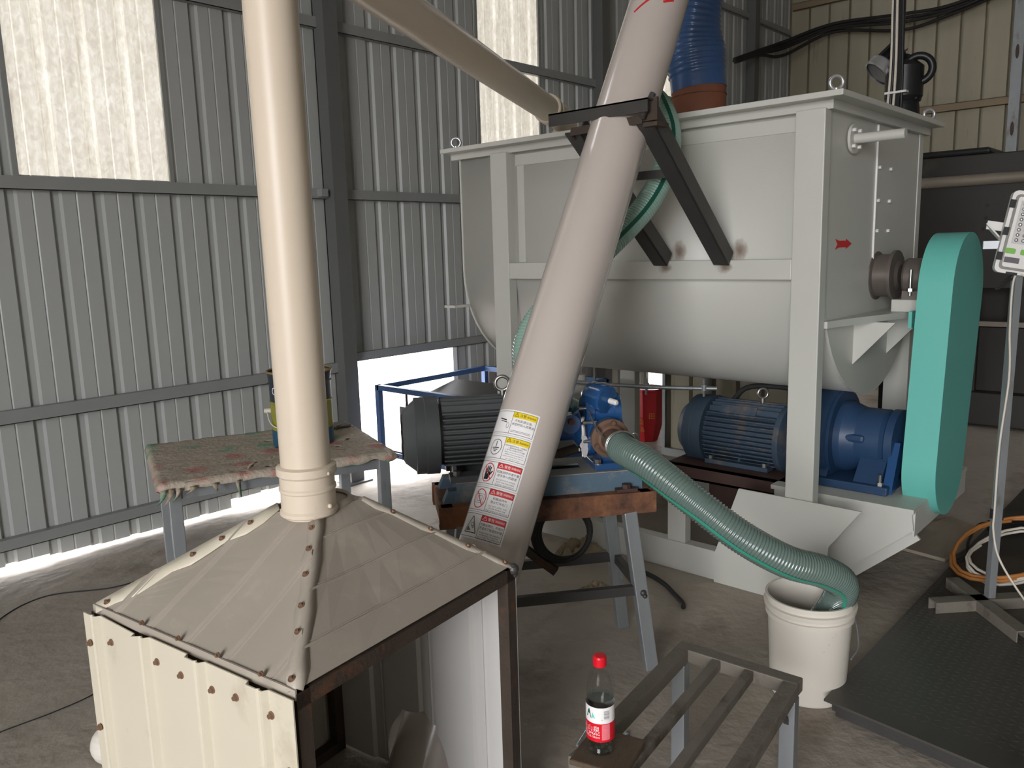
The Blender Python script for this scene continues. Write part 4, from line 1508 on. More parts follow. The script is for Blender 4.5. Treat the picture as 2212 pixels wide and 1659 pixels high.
# blue flexible duct on the lid
du = thing('blue_duct', 'blue ribbed flexible duct on a rust red collar standing on the mixer lid', 'duct', (4.0, 2.265, 2.184))
obj('collar', MB().lathe([(.142, 0), (.142, .235)], (4.0, 2.265, 2.184), (0, 0, 1), 40), 'rust_ring', du)
obj('strap', MB().torus((4.0, 2.265, 2.375), (.0, .03, 1), .143, .003, 40, 6), 'rust', du)
pth = resample(cr_path([(4.0, 2.265, 2.405), (4.0, 2.272, 2.47), (4.0, 2.285, 2.56), (4.0, 2.292, 2.66), (4.0, 2.275, 2.80), (4.02, 2.235, 2.95), (4.06, 2.16, 3.12), (4.12, 2.02, 3.4), (4.18, 1.9, 3.8)], 10), .0075)
rr = []
for i, p in enumerate(pth):
    z = p.z
    base = .145 if z < 2.47 else .145 + .010 * math.sin(min(1, (z - 2.47) / .25) * PI) - .05 * max(0, min(1, (z - 2.62) / .35))
    rr.append(base + (.004 * (1, 0, -.8, 0)[i % 4] if z > 2.47 else 0))
obj('duct_wall', MB().tube(pth, rr, 36), 'blue_duct', du)

# ================================================================== BUCKET
bk = thing('white_bucket', 'grubby white plastic bucket with ringed rim under the hose end', 'bucket', (2.683, 1.058, 0))
bo_, bh = (2.683, 1.058, 0), .372
obj('wall', MB().lathe([(.118, 0.0), (.126, .004), (.128, .01), (.142, bh - .075), (.150, bh - .074), (.150, bh - .060), (.143, bh - .058), (.143, bh - .046), (.155, bh - .044), (.157, bh - .028), (.146, bh - .026), (.146, bh - .016), (.152, bh - .014), (.152, bh), (.144, bh), (.138, bh - .06), (.124, .014), (.0001, .012)], bo_, (0, 0, 1), 56, True, True, False), 'bucket', bk)
hw = [(2.683 + .158 * math.cos(t), 1.058 + .158 * math.sin(t) * 1.0, bh - .05 - .13 * math.sin((t + .6) / 2.3 * 1.0 * PI * .73) * .0) for t in (0,)]
obj('handle_wire', MB().tube(cr_path([(2.683 + .115 * 1.37, 1.058 - .03, bh - .06), (2.81, .95, bh - .10), (2.74, .905, bh - .17), (2.66, .90, bh - .19)], 6), .003, 6), 'galv', bk)
obj('handle_ear', MB().lathe([(.012, 0), (.012, .012)], (2.683 + .148, 1.058 - .03, bh - .06), (1, -.2, 0), 12), 'bucket', bk)
obj('residue', MB().lathe([(.124, 0), (.124, .05)], (2.683, 1.058, .014), (0, 0, 1), 36), 'water', bk)

# ================================================================== STOOL and bottle
sz = .42
stl = thing('steel_stool', 'low worn steel stool of welded tube bars beside the bucket', 'stool', (1.69, 1.02, 0))
s_nl, s_fl, s_fr = V((1.372, 1.075, 0)), V((1.992, 1.158, 0)), V((2.010, .832, 0))
s_nr = s_nl + (s_fr - s_fl)
sx = (s_fl - s_nl).normalized()
sy = (s_fr - s_fl).normalized()
TZ_ = sz - .02
up_ = V((0, 0, TZ_))
obj('end_rail', MB().beam(s_fl - sy * .02 + up_, s_fr + sy * .02 + up_, .045, .04), 'stool', stl, bev=.003)
obj('end_rail', MB().beam(s_nl - sy * .02 + up_, s_nr + sy * .02 + up_, .045, .04), 'stool', stl, bev=.003)
for a, b in ((s_nl, s_fl), (s_nr, s_fr)):
    obj('side_rail', MB().beam(a + up_ + sx * .022, b + up_ - sx * .022, .042, .04), 'stool', stl, bev=.003)
for t in (.34, .64):
    a, b = s_nl.lerp(s_nr, t), s_fl.lerp(s_fr, t)
    obj('slat_bar', MB().beam(a + up_ + sx * .022 + V((0, 0, .004)), b + up_ - sx * .022 + V((0, 0, .004)), .026, .028), 'stool', stl, bev=.002)
for p, sx_ in ((s_fl, -1), (s_fr, -1), (s_nl, 1), (s_nr, 1)):
    q = p + sx * sx_ * .03
    obj('leg', MB().beam(q, q + V((0, 0, TZ_ - .02)), .042, .042, sx), 'galv', stl, bev=.003)
obj('gusset_bar', MB().beam(s_fr - sx * .03 + V((0, 0, TZ_ - .10)), s_fr - sx * .12 + V((0, 0, TZ_ - .02)), .012, .012), 'raw_steel', stl)
wd = MB()
wd.box((1.335, .985, sz), (1.475, 1.10, sz + .016))
tag(obj('wood_offcut', MB(Matrix.Translation((1.41, 1.03, sz)) @ Matrix.Rotation(.25, 4, 'Z')).box((-.075, -.075, 0), (.075, .06, .014)), 'wood', bev=.004), 'dark weathered scrap of wood under the water bottle', 'wood')

bt = thing('water_bottle', 'clear plastic water bottle with red cap and red and white label', 'bottle', (1.40, 1.035, sz + .014))
bx, by, bz_ = 1.40, 1.035, sz + .014
R_ = .0330
shell = [(.020, .002), (.027, 0), (.030, .004), (.0305, .010), (.028, .018), (.0275, .026), (.0305, .034), (R_, .040), (R_, .125), (.0318, .130), (.0318, .150), (.0312, .160), (.0285, .178), (.023, .196), (.0165, .210), (.0132, .216), (.0132, .222)]
inner = [(max(.0005, a - .0007), b + .0006) for a, b in shell]
obj('shell', MB().lathe(shell, (bx, by, bz_), (0, 0, 1), 40, True, True, False), 'pet', bt)
wat = [(.019, .003), (.026, .002), (.029, .005), (.0295, .010), (.027, .018), (.0265, .026), (.0295, .034), (.0305, .040), (.0305, .138)]
obj('drink', MB().lathe(wat, (bx, by, bz_), (0, 0, 1), 40), 'water', bt)
obj('water_surface', MB().lathe([(.0001, 0), (.0318, .0004)], (bx, by, bz_ + .1385), (0, 0, 1), 36, True, False, False), 'water_top', bt)
obj('cap', MB().lathe([(.0150, 0), (.0158, .002), (.0158, .020), (.0148, .024), (.012, .0255)], (bx, by, bz_ + .214), (0, 0, 1), 30), 'red_gloss', bt)
bdir = (CAM - V((bx, by, bz_)))
b1 = V((bdir.x, bdir.y, 0)).normalized()
b2 = V((-b1.y, b1.x, 0))
if b2.dot(cr) < 0:
    b2 = -b2


def bwrap(u, z, off=0.0004):
    t = u / R_
    return V((bx, by, bz_ + z)) + (b1 * math.cos(t) + b2 * math.sin(t)) * (R_ + .0006 + off)


def brect(mb, u0, u1, z0, z1, off, nu=24, tilt=0.0):
    vs, fs = [], []
    for i in range(nu + 1):
        u = u0 + (u1 - u0) * i / nu
        vs += [bwrap(u, z0, off), bwrap(u, z1, off)]
    for i in range(nu):
        fs.append((2 * i, 2 * i + 2, 2 * i + 3, 2 * i + 1))
    return mb.add(vs, fs, True)


def btext(mb, txt, u, z, size, off, maxw=None):
    vs, fs = text_mesh(txt, size)
    w = max(p.x for p in vs)
    k_ = min(1, maxw / w) if maxw else 1
    return mb.add([bwrap(u - w * k_ + p.x * k_, z + p.y, off) for p in vs], fs, True)


full = PI * R_
lb1 = obj('label_band', brect(MB(), -full, full, .086, .127, .0002, 48), 'white_print', bt, label='white upper label band')
lb2 = obj('label_band', brect(MB(), -full, full, .040, .086, .0002, 48), 'red_gloss', bt, label='red lower label band')
obj('neck_line', brect(MB(), -full, full, .1255, .1272, .0004, 48), 'black_print', bt)
obj('mountain_print', MB().add([bwrap(u, z, .0006) for u, z in ((-.036, .098), (-.022, .098), (-.027, .120), (-.031, .116))], [(0, 1, 2, 3)]), 'hose_dark', lb1)
obj('mountain_print', MB().add([bwrap(u, z, .0005) for u, z in ((-.022, .097), (-.012, .099), (-.019, .113))], [(0, 1, 2)]), 'teal_print', lb1)
bcd = MB()
x_ = .008
for i in range(15):
    w = random.choice((.0004, .0007, .001))
    brect(bcd, .008, .0215, .0965 + i * .0015, .0965 + i * .0015 + w * .8, .0005, 4)
obj('barcode', bcd, 'grey_print', lb1)
obj('small_mark', btext(MB(), 'R', .005, .0945, .004, .0005), 'grey_print', lb1)
tx = MB()
btext(tx, '农夫山泉', -.002, .066, .0165, .0005)
btext(tx, 'NONGFU SPRING', -.002, .057, .0085, .0005)
btext(tx, '饮用天然水 550ml', -.002, .0495, .0072, .0005)
obj('lettering', tx, 'white_print', lb2)
obj('info_panel', brect(MB(), .003, .0225, .0455, .0845, .0005, 8), 'pink_print', lb2)

# ================================================================== FLOOR SCALE of tread plate
pz_ = .072
sc1 = thing('tread_plate_platform', 'large raised dark tread plate platform on the floor below the lamp stand', 'platform', (3.6, .1, 0))
pc = [V((2.545, .945, 0)), V((5.6, .92, 0)), V((5.45, -1.2, 0)), V((2.30, -1.2, 0))]
obj('deck', MB().prism([(p.x, p.y) for p in pc][::-1], (0, 0, pz_ - .008), (1, 0, 0), (0, 1, 0), .008), 'plate', sc1)
for a, b in ((pc[0], pc[1]), (pc[0], pc[3])):
    n_ = (pc[2] - pc[0]).normalized() * .06
    obj('frame_channel', MB().beam(a + n_ + V((0, 0, .036)), b + n_ * .6 + V((0, 0, .036)), .05, .05), 'raw_steel', sc1)
for p in pc:
    c_ = (pc[0] + pc[2]) / 2
    q = p + (c_ - p).normalized() * .10
    obj('foot', MB().cyl(q, q + V((0, 0, .066)), .03, 16), 'raw_steel', sc1)
# raised lozenges of the tread pattern, near part of the deck
lz = MB()
i = 0
xx = 2.62
while xx < 4.2:
    yy = -.25
    j = 0
    while yy < .93:
        if (yy < .945 - .02) and (xx > 2.545 - (.945 - yy) * .115 + .02):
            t = 1 if (i + j) % 2 else -1
            d = V((.5, .86 * t, 0)).normalized()
            e = V((-d.y, d.x, 0))
            c_ = V((xx, yy, pz_))
            lz.add([c_ - d * .013, c_ + e * .0035, c_ + d * .013, c_ - e * .0035, c_ + V((0, 0, .0012))], [(0, 3, 4), (3, 2, 4), (2, 1, 4), (1, 0, 4)])
        yy += .030
        j += 1
    xx += .030
    i += 1
obj('tread_pattern', lz, 'plate', sc1, kind='stuff')
tag(obj('floor_sheet', MB().prism([(2.15, .30), (2.62, .80), (2.50, .915), (2.02, .93), (1.7, .4)][::1], (0, 0, .001), (1, 0, 0), (0, 1, 0), .003), 'plate'), 'thin worn steel sheet lying on the floor at the platform edge', 'sheet') if False else None
tag(obj('dusty_board', MB().prism([(4.24, 1.005), (4.80, .90), (4.95, 1.16), (4.47, 1.29), (4.28, 1.235)], (0, 0, .006), (1, 0, 0), (0, 1, 0), .018), 'board', bev=.004), 'dusty grey board lying on the floor behind the belt guard', 'board')

# ================================================================== FLOODLIGHT STAND
ls = thing('lamp_stand', 'grey steel pole stand on a cross of brown channel feet', 'stand', (3.66, .69, pz_))
o_p = V((3.655, .690, pz_))
for a, b in (((3.475, .860), (3.835, .520)), ((3.775, .860), (3.40, .520))):
    m_ = MB()
    a, b = V((*a, pz_)), V((*b, pz_))
    m_.beam(a + V((0, 0, .045)), b + V((0, 0, .045)), .055, .006)
    d = (b - a).normalized()
    e = V((-d.y, d.x, 0)) * .0255
    m_.beam(a + e + V((0, 0, .024)), b + e + V((0, 0, .024)), .005, .046)
    m_.beam(a - e + V((0, 0, .024)), b - e + V((0, 0, .024)), .005, .046)
    obj('cross_foot', m_, 'stool', ls)
ptop = V((3.845, .712, 1.44))
obj('pole', MB().beam(o_p + V((0, 0, .046)), ptop, .030, .030, (1, -1, 0)), 'galv', ls)
obj('crossbar', MB().beam(ptop + V((-.03, .125, .125)), ptop + V((.03, -.06, .125)), .032, .032).beam(ptop, ptop + V((0, 0, .1)), .03, .03, (1, -1, 0)), 'galv', ls)
obj('tape', MB().beam(o_p.lerp(ptop, .27), o_p.lerp(ptop, .30), .036, .036, (1, -1, 0)), 'black', ls)
# floodlight: rounded body tilted back
Ff = V((-.90, -.42, 0)).normalized()       # facing direction on plan
Fr = V((Ff.y, -Ff.x, 0))
if Fr.dot(cr) < 0:
    Fr = -Fr
tl = math.radians(12)
Fu = (V((0, 0, 1)) * math.cos(tl) - Ff * math.sin(tl) * -1).normalized()
Fu = (V((0, 0, 1)) * math.cos(tl) + cr * math.sin(tl) * .9).normalized()
Fn = Fr.cross(Fu).normalized()
if Fn.dot(Ff) < 0:
    Fn = -Fn
Fr = Fu.cross(Fn).normalized()
if Fr.dot(cr) < 0:
    Fr = -Fr
fc = V((3.80, .705, 1.60)) + cr * .075
fo = thing('floodlight', 'pale grey led floodlight with bead array on the pole stand', 'floodlight', tuple(fc - V((0, 0, .17))))


def rrect(w, h_, r_, n_=6):
    out = []
    for cx_, cy_, a0 in ((w - r_, h_ - r_, 0), (-w + r_, h_ - r_, PI / 2), (-w + r_, -h_ + r_, PI), (w - r_, -h_ + r_, 1.5 * PI)):
        for i in range(n_ + 1):
            t = a0 + PI / 2 * i / n_
            out.append((cx_ + r_ * math.cos(t), cy_ + r_ * math.sin(t)))
    return out


def fprism(mb, poly, off, t):
    n_ = len(poly)
    vs = [fc + Fr * a + Fu * b + Fn * off for a, b in poly] + [fc + Fr * a + Fu * b + Fn * (off + t) for a, b in poly]
    return mb.add(vs, [tuple(range(n_)), tuple(reversed(range(n_, 2 * n_)))] + [(i, n_ + i, n_ + (i + 1) % n_, (i + 1) % n_) for i in range(n_)])


obj('housing', fprism(MB(), rrect(.125, .165, .022), -.035, .035), 'white', fo)
obj('bezel', fprism(MB(), rrect(.112, .150, .016), 0, .004), 'mesh_grey', fo)
obj('reflector', fprism(MB(), rrect(.102, .140, .01), .004, .002), 'white', fo)
obj('led_field', fprism(MB(), [(-.09, -.045), (.09, -.045), (.09, .125), (-.09, .125)], .006, .001), 'sheet_white', fo)
ldm = None
for i in range(8):
    for j in range(7):
        p = fc + Fr * (-.075 + j * .025) + Fu * (-.03 + i * .0205) + Fn * .007
        if ldm is None:
            ldm = obj('led_bead', MB().sphere(p, .008, 8, 5, (1, 1, 1)), 'silver', fo)
            first_p = p
        else:
            c_ = ldm.copy()
            COL.objects.link(c_)
            c_.location = ldm.location + (p - first_p)
for i, a in enumerate((-.085, -.03)):
    obj('printed_mark', fprism(MB(), rrect(.02, .010, .006), .0062, .0006) if False else MB().add([fc + Fr * (a + u) + Fu * (-.075 + v) + Fn * .0068 for u, v in rrect(.019, .011, .006)], [tuple(range(28))]), 'green_print', fo)
obj('rating_label', MB().add([fc + Fr * u + Fu * v + Fn * .0068 for u, v in ((-.10, -.122), (-.045, -.122), (-.045, -.100), (-.10, -.100))], [(0, 1, 2, 3)]), 'grey_print', fo)
for v in (.11, .0, -.10):
    obj('clip', fprism(MB(), [(-.128, v - .016), (-.108, v - .016), (-.108, v + .016), (-.128, v + .016)], -.002, .009), 'black', fo)
obj('clip', fprism(MB(), [(-.08, -.168), (-.04, -.168), (-.04, -.158), (-.08, -.158)], -.002, .009), 'black', fo)
obj('yoke', MB().beam(fc - Fr * .13 - Fu * .03 - Fn * .02, fc - Fr * .18 + Fu * .02 - Fn * .05, .006, .035, Fn).beam(fc - Fr * .18 + Fu * .02 - Fn * .05, fc + Fr * .1 + Fu * .02 - Fn * .06, .006, .035, Fu), 'white', fo)
obj('tail_cable', MB().tube(cr_path([fc - Fr * .05 - Fu * .165 - Fn * .02, fc - Fr * .085 - Fu * .21, fc - Fr * .10 - Fu * .232, fc - Fr * .085 - Fu * .225, fc - Fr * .03 - Fu * .16 - Fn * .02], 6), .004, 8), 'rubber', fo)
# white cord down the pole, orange and white coil, black socket block
pd = (ptop - o_p)
sd = cr * -.017 + Ff * .022
tag(obj('lamp_lead', MB().tube(cr_path([fc - Fu * .165, ptop + sd + V((0, 0, -.01)), o_p + pd * .85 + sd * 1.1, o_p + pd * .7 + sd * .3 + Ff * .02, o_p + pd * .5 + sd * 1.2, o_p + pd * .3 + sd, o_p + pd * .24 + sd * .8, o_p + pd * .16 - sd * .9 + Ff * .05, o_p + V((.0, -.10, .10)), o_p + V((-.10, -.22, .012))], 8), .0045, 8), 'white_cord'), 'thin white cord running down the lamp stand pole', 'cord')


def coil(name, label, mat, c, ax1, ax2, turns, r_, rad, ph=0.0, grp=None):
    pts = []
    for i in range(int(turns * 20) + 1):
        t = 2 * PI * i / 20 + ph
        w = 1 + .06 * math.sin(i * .37)
        pts.append(V(c) + V(ax1) * math.cos(t) * w + V(ax2) * math.sin(t) * w + V((0, 0, .006 * math.sin(i * .9))) + V((0, 0, .002 * i / 5)))
    return tag(obj(name, MB().tube(pts, rad, 8), mat), label, 'cord', grp)


coil('orange_cord', 'orange extension cord coiled around the foot of the lamp stand', 'orange_cord', (4.20, .735, pz_ + .075), (.34, -.03, .055), (.02, .20, -.02), 2.1, 0, .0085, .4)
coil('grey_cord', 'pale grey flex coiled inside the orange extension cord', 'white_cord', (4.15, .68, pz_ + .07), (.26, -.06, .045), (.03, .17, .0), 2.6, 0, .0065, 1.5)
sb = thing('socket_block', 'black extension socket block lying behind the coiled cords', 'socket block', (4.72, .84, pz_))
obj('body', MB(Matrix.Translation((4.72, .82, pz_)) @ Matrix.Rotation(-.7, 4, 'Z')).box((-.11, -.035, .0), (.11, .035, .06)).box((.11, -.022, .01), (.17, .022, .05)), 'black', sb, bev=.006)
obj('flex', MB().tube(cr_path([(4.65, .88, pz_ + .05), (4.55, .93, pz_ + .06), (4.35, .93, pz_ + .03), (4.18, .90, pz_ + .01), (4.05, .93, pz_ + .01)], 8), .007, 8), 'rubber', sb)

# ================================================================== WORKBENCH with drum
bz0 = .72
bn = thing('workbench', 'work table with torn printed oilcloth top and grey steel legs', 'table', (1.94, 3.30, 0))
bA, bB = V((1.31, 3.131, 0)), V((2.255, 2.778, 0))
bx_ = (bB - bA).normalized()
by_ = V((-bx_.y, bx_.x, 0))
BL, BW = 1.01, .80


def Bp(u, v, z=bz0):
    return bA + bx_ * u + by_ * v + V((0, 0, z))


obj('table_top', MB().beam(Bp(.02, BW / 2, bz0 - .018), Bp(BL - .02, BW / 2, bz0 - .018), BW - .03, .026), 'wood', bn)
N1, N2 = 60, 44
vs, fs = [], []
for i in range(N1 + 1):
    for j in range(N2 + 1):
        u, v = BL * i / N1, BW * j / N2
        z = bz0 + .004 * noise.noise(V((u * 9, v * 22, 0))) + .003 * noise.noise(V((u * 30, v * 40, 4)))
        e = 0
        if j == 0:
            e = -.030 + .02 * noise.noise(V((u * 14, 0, 8)))
            v -= .006
        if i in (0, N1):
            e = -.026 + .012 * noise.noise(V((v * 18, 2, 8)))
        vs.append(Bp(u, v, z + e))
for i in range(N1):
    for j in range(N2):
        a = i * (N2 + 1) + j
        if (i, j) in {(44, 26), (45, 26), (37, 18), (38, 18), (39, 18), (46, 14), (47, 13), (33, 22), (34, 22), (31, 30), (32, 30), (18, 3), (20, 1), (26, 3), (40, 9), (52, 20)}:
            continue
        fs.append((a, a + N2 + 1, a + N2 + 2, a + 1))
oc = obj('oilcloth', MB().add(vs, fs, True), 'cloth', bn, label='torn dirty oilcloth with green and pink printed squares')
so = oc.modifiers.new('gauge', 'SOLIDIFY')
so.thickness = .002
# torn strips hanging from the near corner and peeled flaps
for k_, (u, ln, tw) in enumerate(((.03, .055, .3), (.055, .06, -.2), (.085, .05, .4), (.14, .025, .1), (.31, .075, .6), (.22, .03, .2))):
    p0 = Bp(u, -.008, bz0 - .02)
    pts = []
    for q in range(6):
        t = q / 5
        pts.append((p0 + V((0, 0, -ln * t)) + bx_ * (-.03 * t * t * (1 if k_ < 4 else -.3)) - by_ * (.02 * math.sin(t * 2.5 + tw)), .014 * (1 - t * .85)))
    vs, fs = [], []
    for p, w in pts:
        d = (bx_ * math.cos(tw) + by_ * math.sin(tw))
        vs += [p - d * w, p + d * w]
    for q in range(5):
        fs.append((2 * q, 2 * q + 1, 2 * q + 3, 2 * q + 2))
    ob = obj('torn_strip', MB().add(vs, fs, True), 'rag' if k_ % 2 else 'cloth', bn)
    ob.modifiers.new('gauge', 'SOLIDIFY').thickness = .0015
for (u, v) in ((.55, .30), (.66, .36), (.36, .05), (.72, .34), (.88, .60)):
    vs, fs = [], []
    for q in range(6):
        t = q / 5
        vs += [Bp(u + .02 * t, v, bz0 + .022 * math.sin(t * 2.2)), Bp(u + .02 * t + .03, v + .03, bz0 + .004 + .018 * math.sin(t * 2.2))]
    for q in range(5):
        fs.append((2 * q, 2 * q + 1, 2 * q + 3, 2 * q + 2))
    ob = obj('peeled_flap', MB().add(vs, fs, True), 'rag', bn)
    ob.modifiers.new('gauge', 'SOLIDIFY').thickness = .0015
for u, v in ((.07, .05), (BL - .06, .05), (BL - .06, BW - .06), (.07, BW - .06)):
    obj('leg', MB().beam(Bp(u, v, 0), Bp(u, v, bz0 - .03), .05, .05, bx_), 'galv', bn, bev=.003)
for v in (.05, BW - .06):
    obj('apron_rail', MB().beam(Bp(.07, v, bz0 - .055), Bp(BL - .06, v, bz0 - .055), .03, .045), 'galv', bn)
for u in (.07, BL - .06):
    obj('apron_rail', MB().beam(Bp(u, .05, bz0 - .055), Bp(u, BW - .06, bz0 - .055), .03, .045), 'galv', bn)
tag(obj('steel_scrap', MB(Matrix.Translation(Bp(.84, .66, bz0 + .006)) @ Matrix.Rotation(-.2, 4, 'Z')).box((-.13, -.05, 0), (.13, .07, .006)), 'mesh_grey'), 'flat grey steel offcut on the corner of the printed table', 'steel offcut')

dm = thing('paint_drum', 'open navy and olive paint drum standing on the torn oilcloth', 'drum', (2.10, 3.29, bz0 + .004))
dx, dy, dz = 2.10, 3.29, bz0 + .004
DR = .142
obj('band', MB().lathe([(DR, 0), (DR, .075)], (dx, dy, dz), (0, 0, 1), 44), 'drum_blue', dm, label='blue lower band')
obj('band', MB().lathe([(DR, .075), (DR, .20), (DR + .004, .205), (DR, .21)], (dx, dy, dz), (0, 0, 1), 44, True, False, False), 'drum_yellow', dm, label='olive yellow middle band')
obj('band', MB().lathe([(DR, .21), (DR, .29), (DR + .005, .295), (DR, .30), (DR + .004, .33), (DR + .008, .345)], (dx, dy, dz), (0, 0, 1), 44, True, False, False), 'drum_navy', dm, label='navy upper band')
obj('inner_wall', MB().lathe([(DR - .004, .34), (DR - .006, .02), (.001, .018)], (dx, dy, dz), (0, 0, 1), 44, True, False, False), 'tin', dm)
obj('rim', MB().torus((dx, dy, dz + .347), (0, 0, 1), DR + .006, .005, 44, 8), 'tin', dm)
dtx = MB()
vs, fs = text_mesh('CARB', .055)
d1 = V((-.36, -.93, 0))
th0 = math.atan2(CAM.y - dy, CAM.x - dx)
dtx.add([(dx + (DR + .001) * math.cos(th0 - 1.12 + p.x / DR), dy + (DR + .001) * math.sin(th0 - 1.12 + p.x / DR), dz + .245 + p.y) for p in vs], fs)
obj('lettering', dtx, 'white_print', dm)
obj('handle_ear', MB().lathe([(.012, 0), (.012, .03)], (dx + DR * math.cos(th0 - 1.62), dy + DR * math.sin(th0 - 1.62), dz + .16), (math.cos(th0 - 1.62), math.sin(th0 - 1.62), 0), 12).tube(cr_path([(dx + (DR + .02) * math.cos(th0 - 1.62), dy + (DR + .02) * math.sin(th0 - 1.62), dz + .16), (dx + (DR + .012) * math.cos(th0 - 1.0), dy + (DR + .012) * math.sin(th0 - 1.0), dz + .10), (dx + (DR + .012) * math.cos(th0), dy + (DR + .012) * math.sin(th0), dz + .08)], 6), .003, 6), 'white_cord', dm)

# ================================================================== BLUE CART
ct = thing('blue_cart', 'open blue angle iron cart frame holding scrap beside the low wall opening', 'cart', (3.98, 3.86, 0))
cx0, cx1, cy0, cy1, cz = 3.46, 4.52, 3.26, 4.44, .70
for (x, y) in ((cx0, cy0), (cx1, cy0), (cx1, cy1), (cx0, cy1)):
    obj('corner_post', MB().beam((x, y, 0), (x, y, cz), .038, .038), 'cart_blue', ct)
for a, b in (((cx0, cy0), (cx1, cy0)), ((cx1, cy0), (cx1, cy1)), ((cx1, cy1), (cx0, cy1)), ((cx0, cy1), (cx0, cy0))):
    obj('top_rail', MB().beam((*a, cz - .018), (*b, cz - .018), .038, .036), 'cart_blue', ct)
    obj('lower_rail', MB().beam((*a, .22), (*b, .22), .038, .036), 'cart_blue', ct)
for q in (.25, .5, .75):
    obj('rod', MB().cyl((cx0, cy0 + (cy1 - cy0) * q, .23), (cx0, cy0 + (cy1 - cy0) * q, cz - .03), .008, 8), 'rust_steel', ct)
obj('deck', MB().box((cx0, cy0, .235), (cx1, cy1, .245)), 'rust_steel', ct)
tag(obj('steel_tray', MB().prism([(0, 0), (.85, 0), (.85, .32), (.55, .42), (0, .30)], (cx0 + .08, cy1 - .12, .245), (1, 0, 0), (0, 0, 1), .56), 'raw_steel'), 'dark folded steel tray lying in the blue cart', 'tray')
cb = thing('cardboard_tub', 'brown tub with blue base standing behind the blue cart post', 'tub', (3.62, 3.50, .245))
obj('wall', MB().lathe([(.09, 0), (.09, .10)], (3.62, 3.50, .245), (0, 0, 1), 24), 'drum_blue', cb)
obj('upper_wall', MB().lathe([(.088, .1), (.088, .24)], (3.62, 3.50, .245), (0, 0, 1), 24), 'rust_ring', cb)
wb_ = thing('wire_basket', 'white plastic crate lying on the scrap in the blue cart', 'crate', (4.25, 3.55, .25))
obj('solid_wall', MB().box((4.08, 3.40, .25), (4.42, 3.70, .52)), 'mesh_grey', wb_)
for i in range(7):
    obj('slat', MB().box((4.075 - .004, 3.42 + i * .042, .5), (4.085, 3.435 + i * .042, .64)), 'white', wb_)
obj('rim', MB().box((4.06, 3.38, .63), (4.44, 3.72, .66)), 'white', wb_)

# red faceted canister
rc = thing('red_canister', 'faceted red paper drum with gold print standing beyond the blue pump', 'canister', (5.60, 3.62, 0))
n_ = 8
prf = [(.075, 0), (.085, .01), (.118, .12), (.140, .22), (.150, .42), (.151, .44)]
obj('body', MB().lathe(prf, (5.60, 3.62, 0), (0, 0, 1), 8, False, ph=.3), 'red', rc)
obj('lid', MB().lathe([(.154, .425), (.156, .432), (.150, .45), (.11, .446)], (5.60, 3.62, 0), (0, 0, 1), 8, False, ph=.3), 'red', rc)
gp = MB()
ct_dir = (CAM - V((5.60, 3.62, 0)))
t0 = math.atan2(ct_dir.y, ct_dir.x)
for k_, (txt, dt, z, s_) in enumerate((('田', .22, .215, .055), ('金', -.38, .165, .05), ('品', -.36, .10, .04))):
    vs, fs = text_mesh(txt, s_)
    tc = t0 + dt
    nrm = V((math.cos(tc), math.sin(tc), 0))
    tg = V((-math.sin(tc), math.cos(tc), 0))
    rad = .142 if z > .2 else .136
    gp.add([V((5.60, 3.62, z)) + nrm * (rad + .012 - max(0, .22 - z - p.y) * .30) + tg * (p.x - s_ / 2) + V((0, 0, p.y)) for p in vs], fs)
obj('gold_lettering', gp, 'gold', rc)

# beige ribbed sheet partition under the mixer
pa = thing('sheet_partition', 'low beige ribbed sheet partition standing behind the drive motor', 'partition', (5.3, 2.6, 0))
for k_ in range(7):
    ya, yb = -3.25 + k_ * .19, -3.25 + (k_ + 1) * .19
    obj('panel', ribbed(MB(), rib_profile(ya, yb, -3.25, .19, RIB2), lambda x, d, z: (5.3 + d, -x, z), lambda x: .02, lambda x: 1.05), 'wall_beige', pa)
obj('edge_post', MB().box((5.27, 3.25, 0), (5.35, 3.275, 1.05)), 'galv', pa)
obj('bottom_rail', MB().box((5.26, 1.92, 0.0), (5.29, 3.25, .06)), 'girt', pa)
obj('round_post', MB().cyl((5.22, 2.86, 0), (5.22, 2.86, 1.05), .035, 18), 'mesh_grey', pa)

# ================================================================== DARK PRESS at the end wall
pr = thing('dark_press', 'long dark steel press with worn rail in front of the beige end wall', 'press', (8.0, .7, 0))
obj('ram_plate', MB().box((7.62, -2.2, 1.18), (7.70, 2.25, 2.02)), 'dark', pr)
obj('head', MB().box((7.68, -2.2, 2.02), (8.25, 2.25, 2.27)), 'dark', pr, bev=.01)
obj('head_cover', MB().prism([(0, 0), (0, .06), (-.06, .075), (-.60, .075), (-.64, .05), (-.64, 0)], (8.2, 1.62, 2.27), (0, -1, 0), (0, 0, 1), -.5) if False else MB().box((7.69, 1.68, 2.27), (8.2, 2.24, 2.325)), 'black', pr, bev=.02)
obj('rail', MB().cyl((7.60, -2.2, 2.06), (7.60, 2.25, 2.06), .045, 20), 'dark_band', pr)
obj('back_plate', MB().box((8.10, -2.2, .05), (8.20, 2.25, 2.05)), 'dark', pr)
obj('bed', MB().box((7.60, -2.2, .02), (8.15, 2.25, .30)), 'dark', pr, bev=.01)
obj('shelf_rail', MB().box((7.62, -2.2, .86), (7.68, 2.25, .90)), 'dark_band', pr)
for y in (1.95, 1.70, 1.42, .9, .3, -.4):
    obj('stay', MB().box((7.66, y - .025, .30), (7.72, y + .025, 1.18)), 'dark', pr)
obj('lower_panel', MB().box((7.74, -2.2, .30), (7.76, 2.25, .84)), 'dark', pr)
for z in (1.85, 1.75, 1.66, 1.52):
    obj('bore', bolt(MB(), (7.619, 1.66 + random.uniform(-.03, .03), z), (-1, 0, 0), .014, .003, 10), 'black', pr)
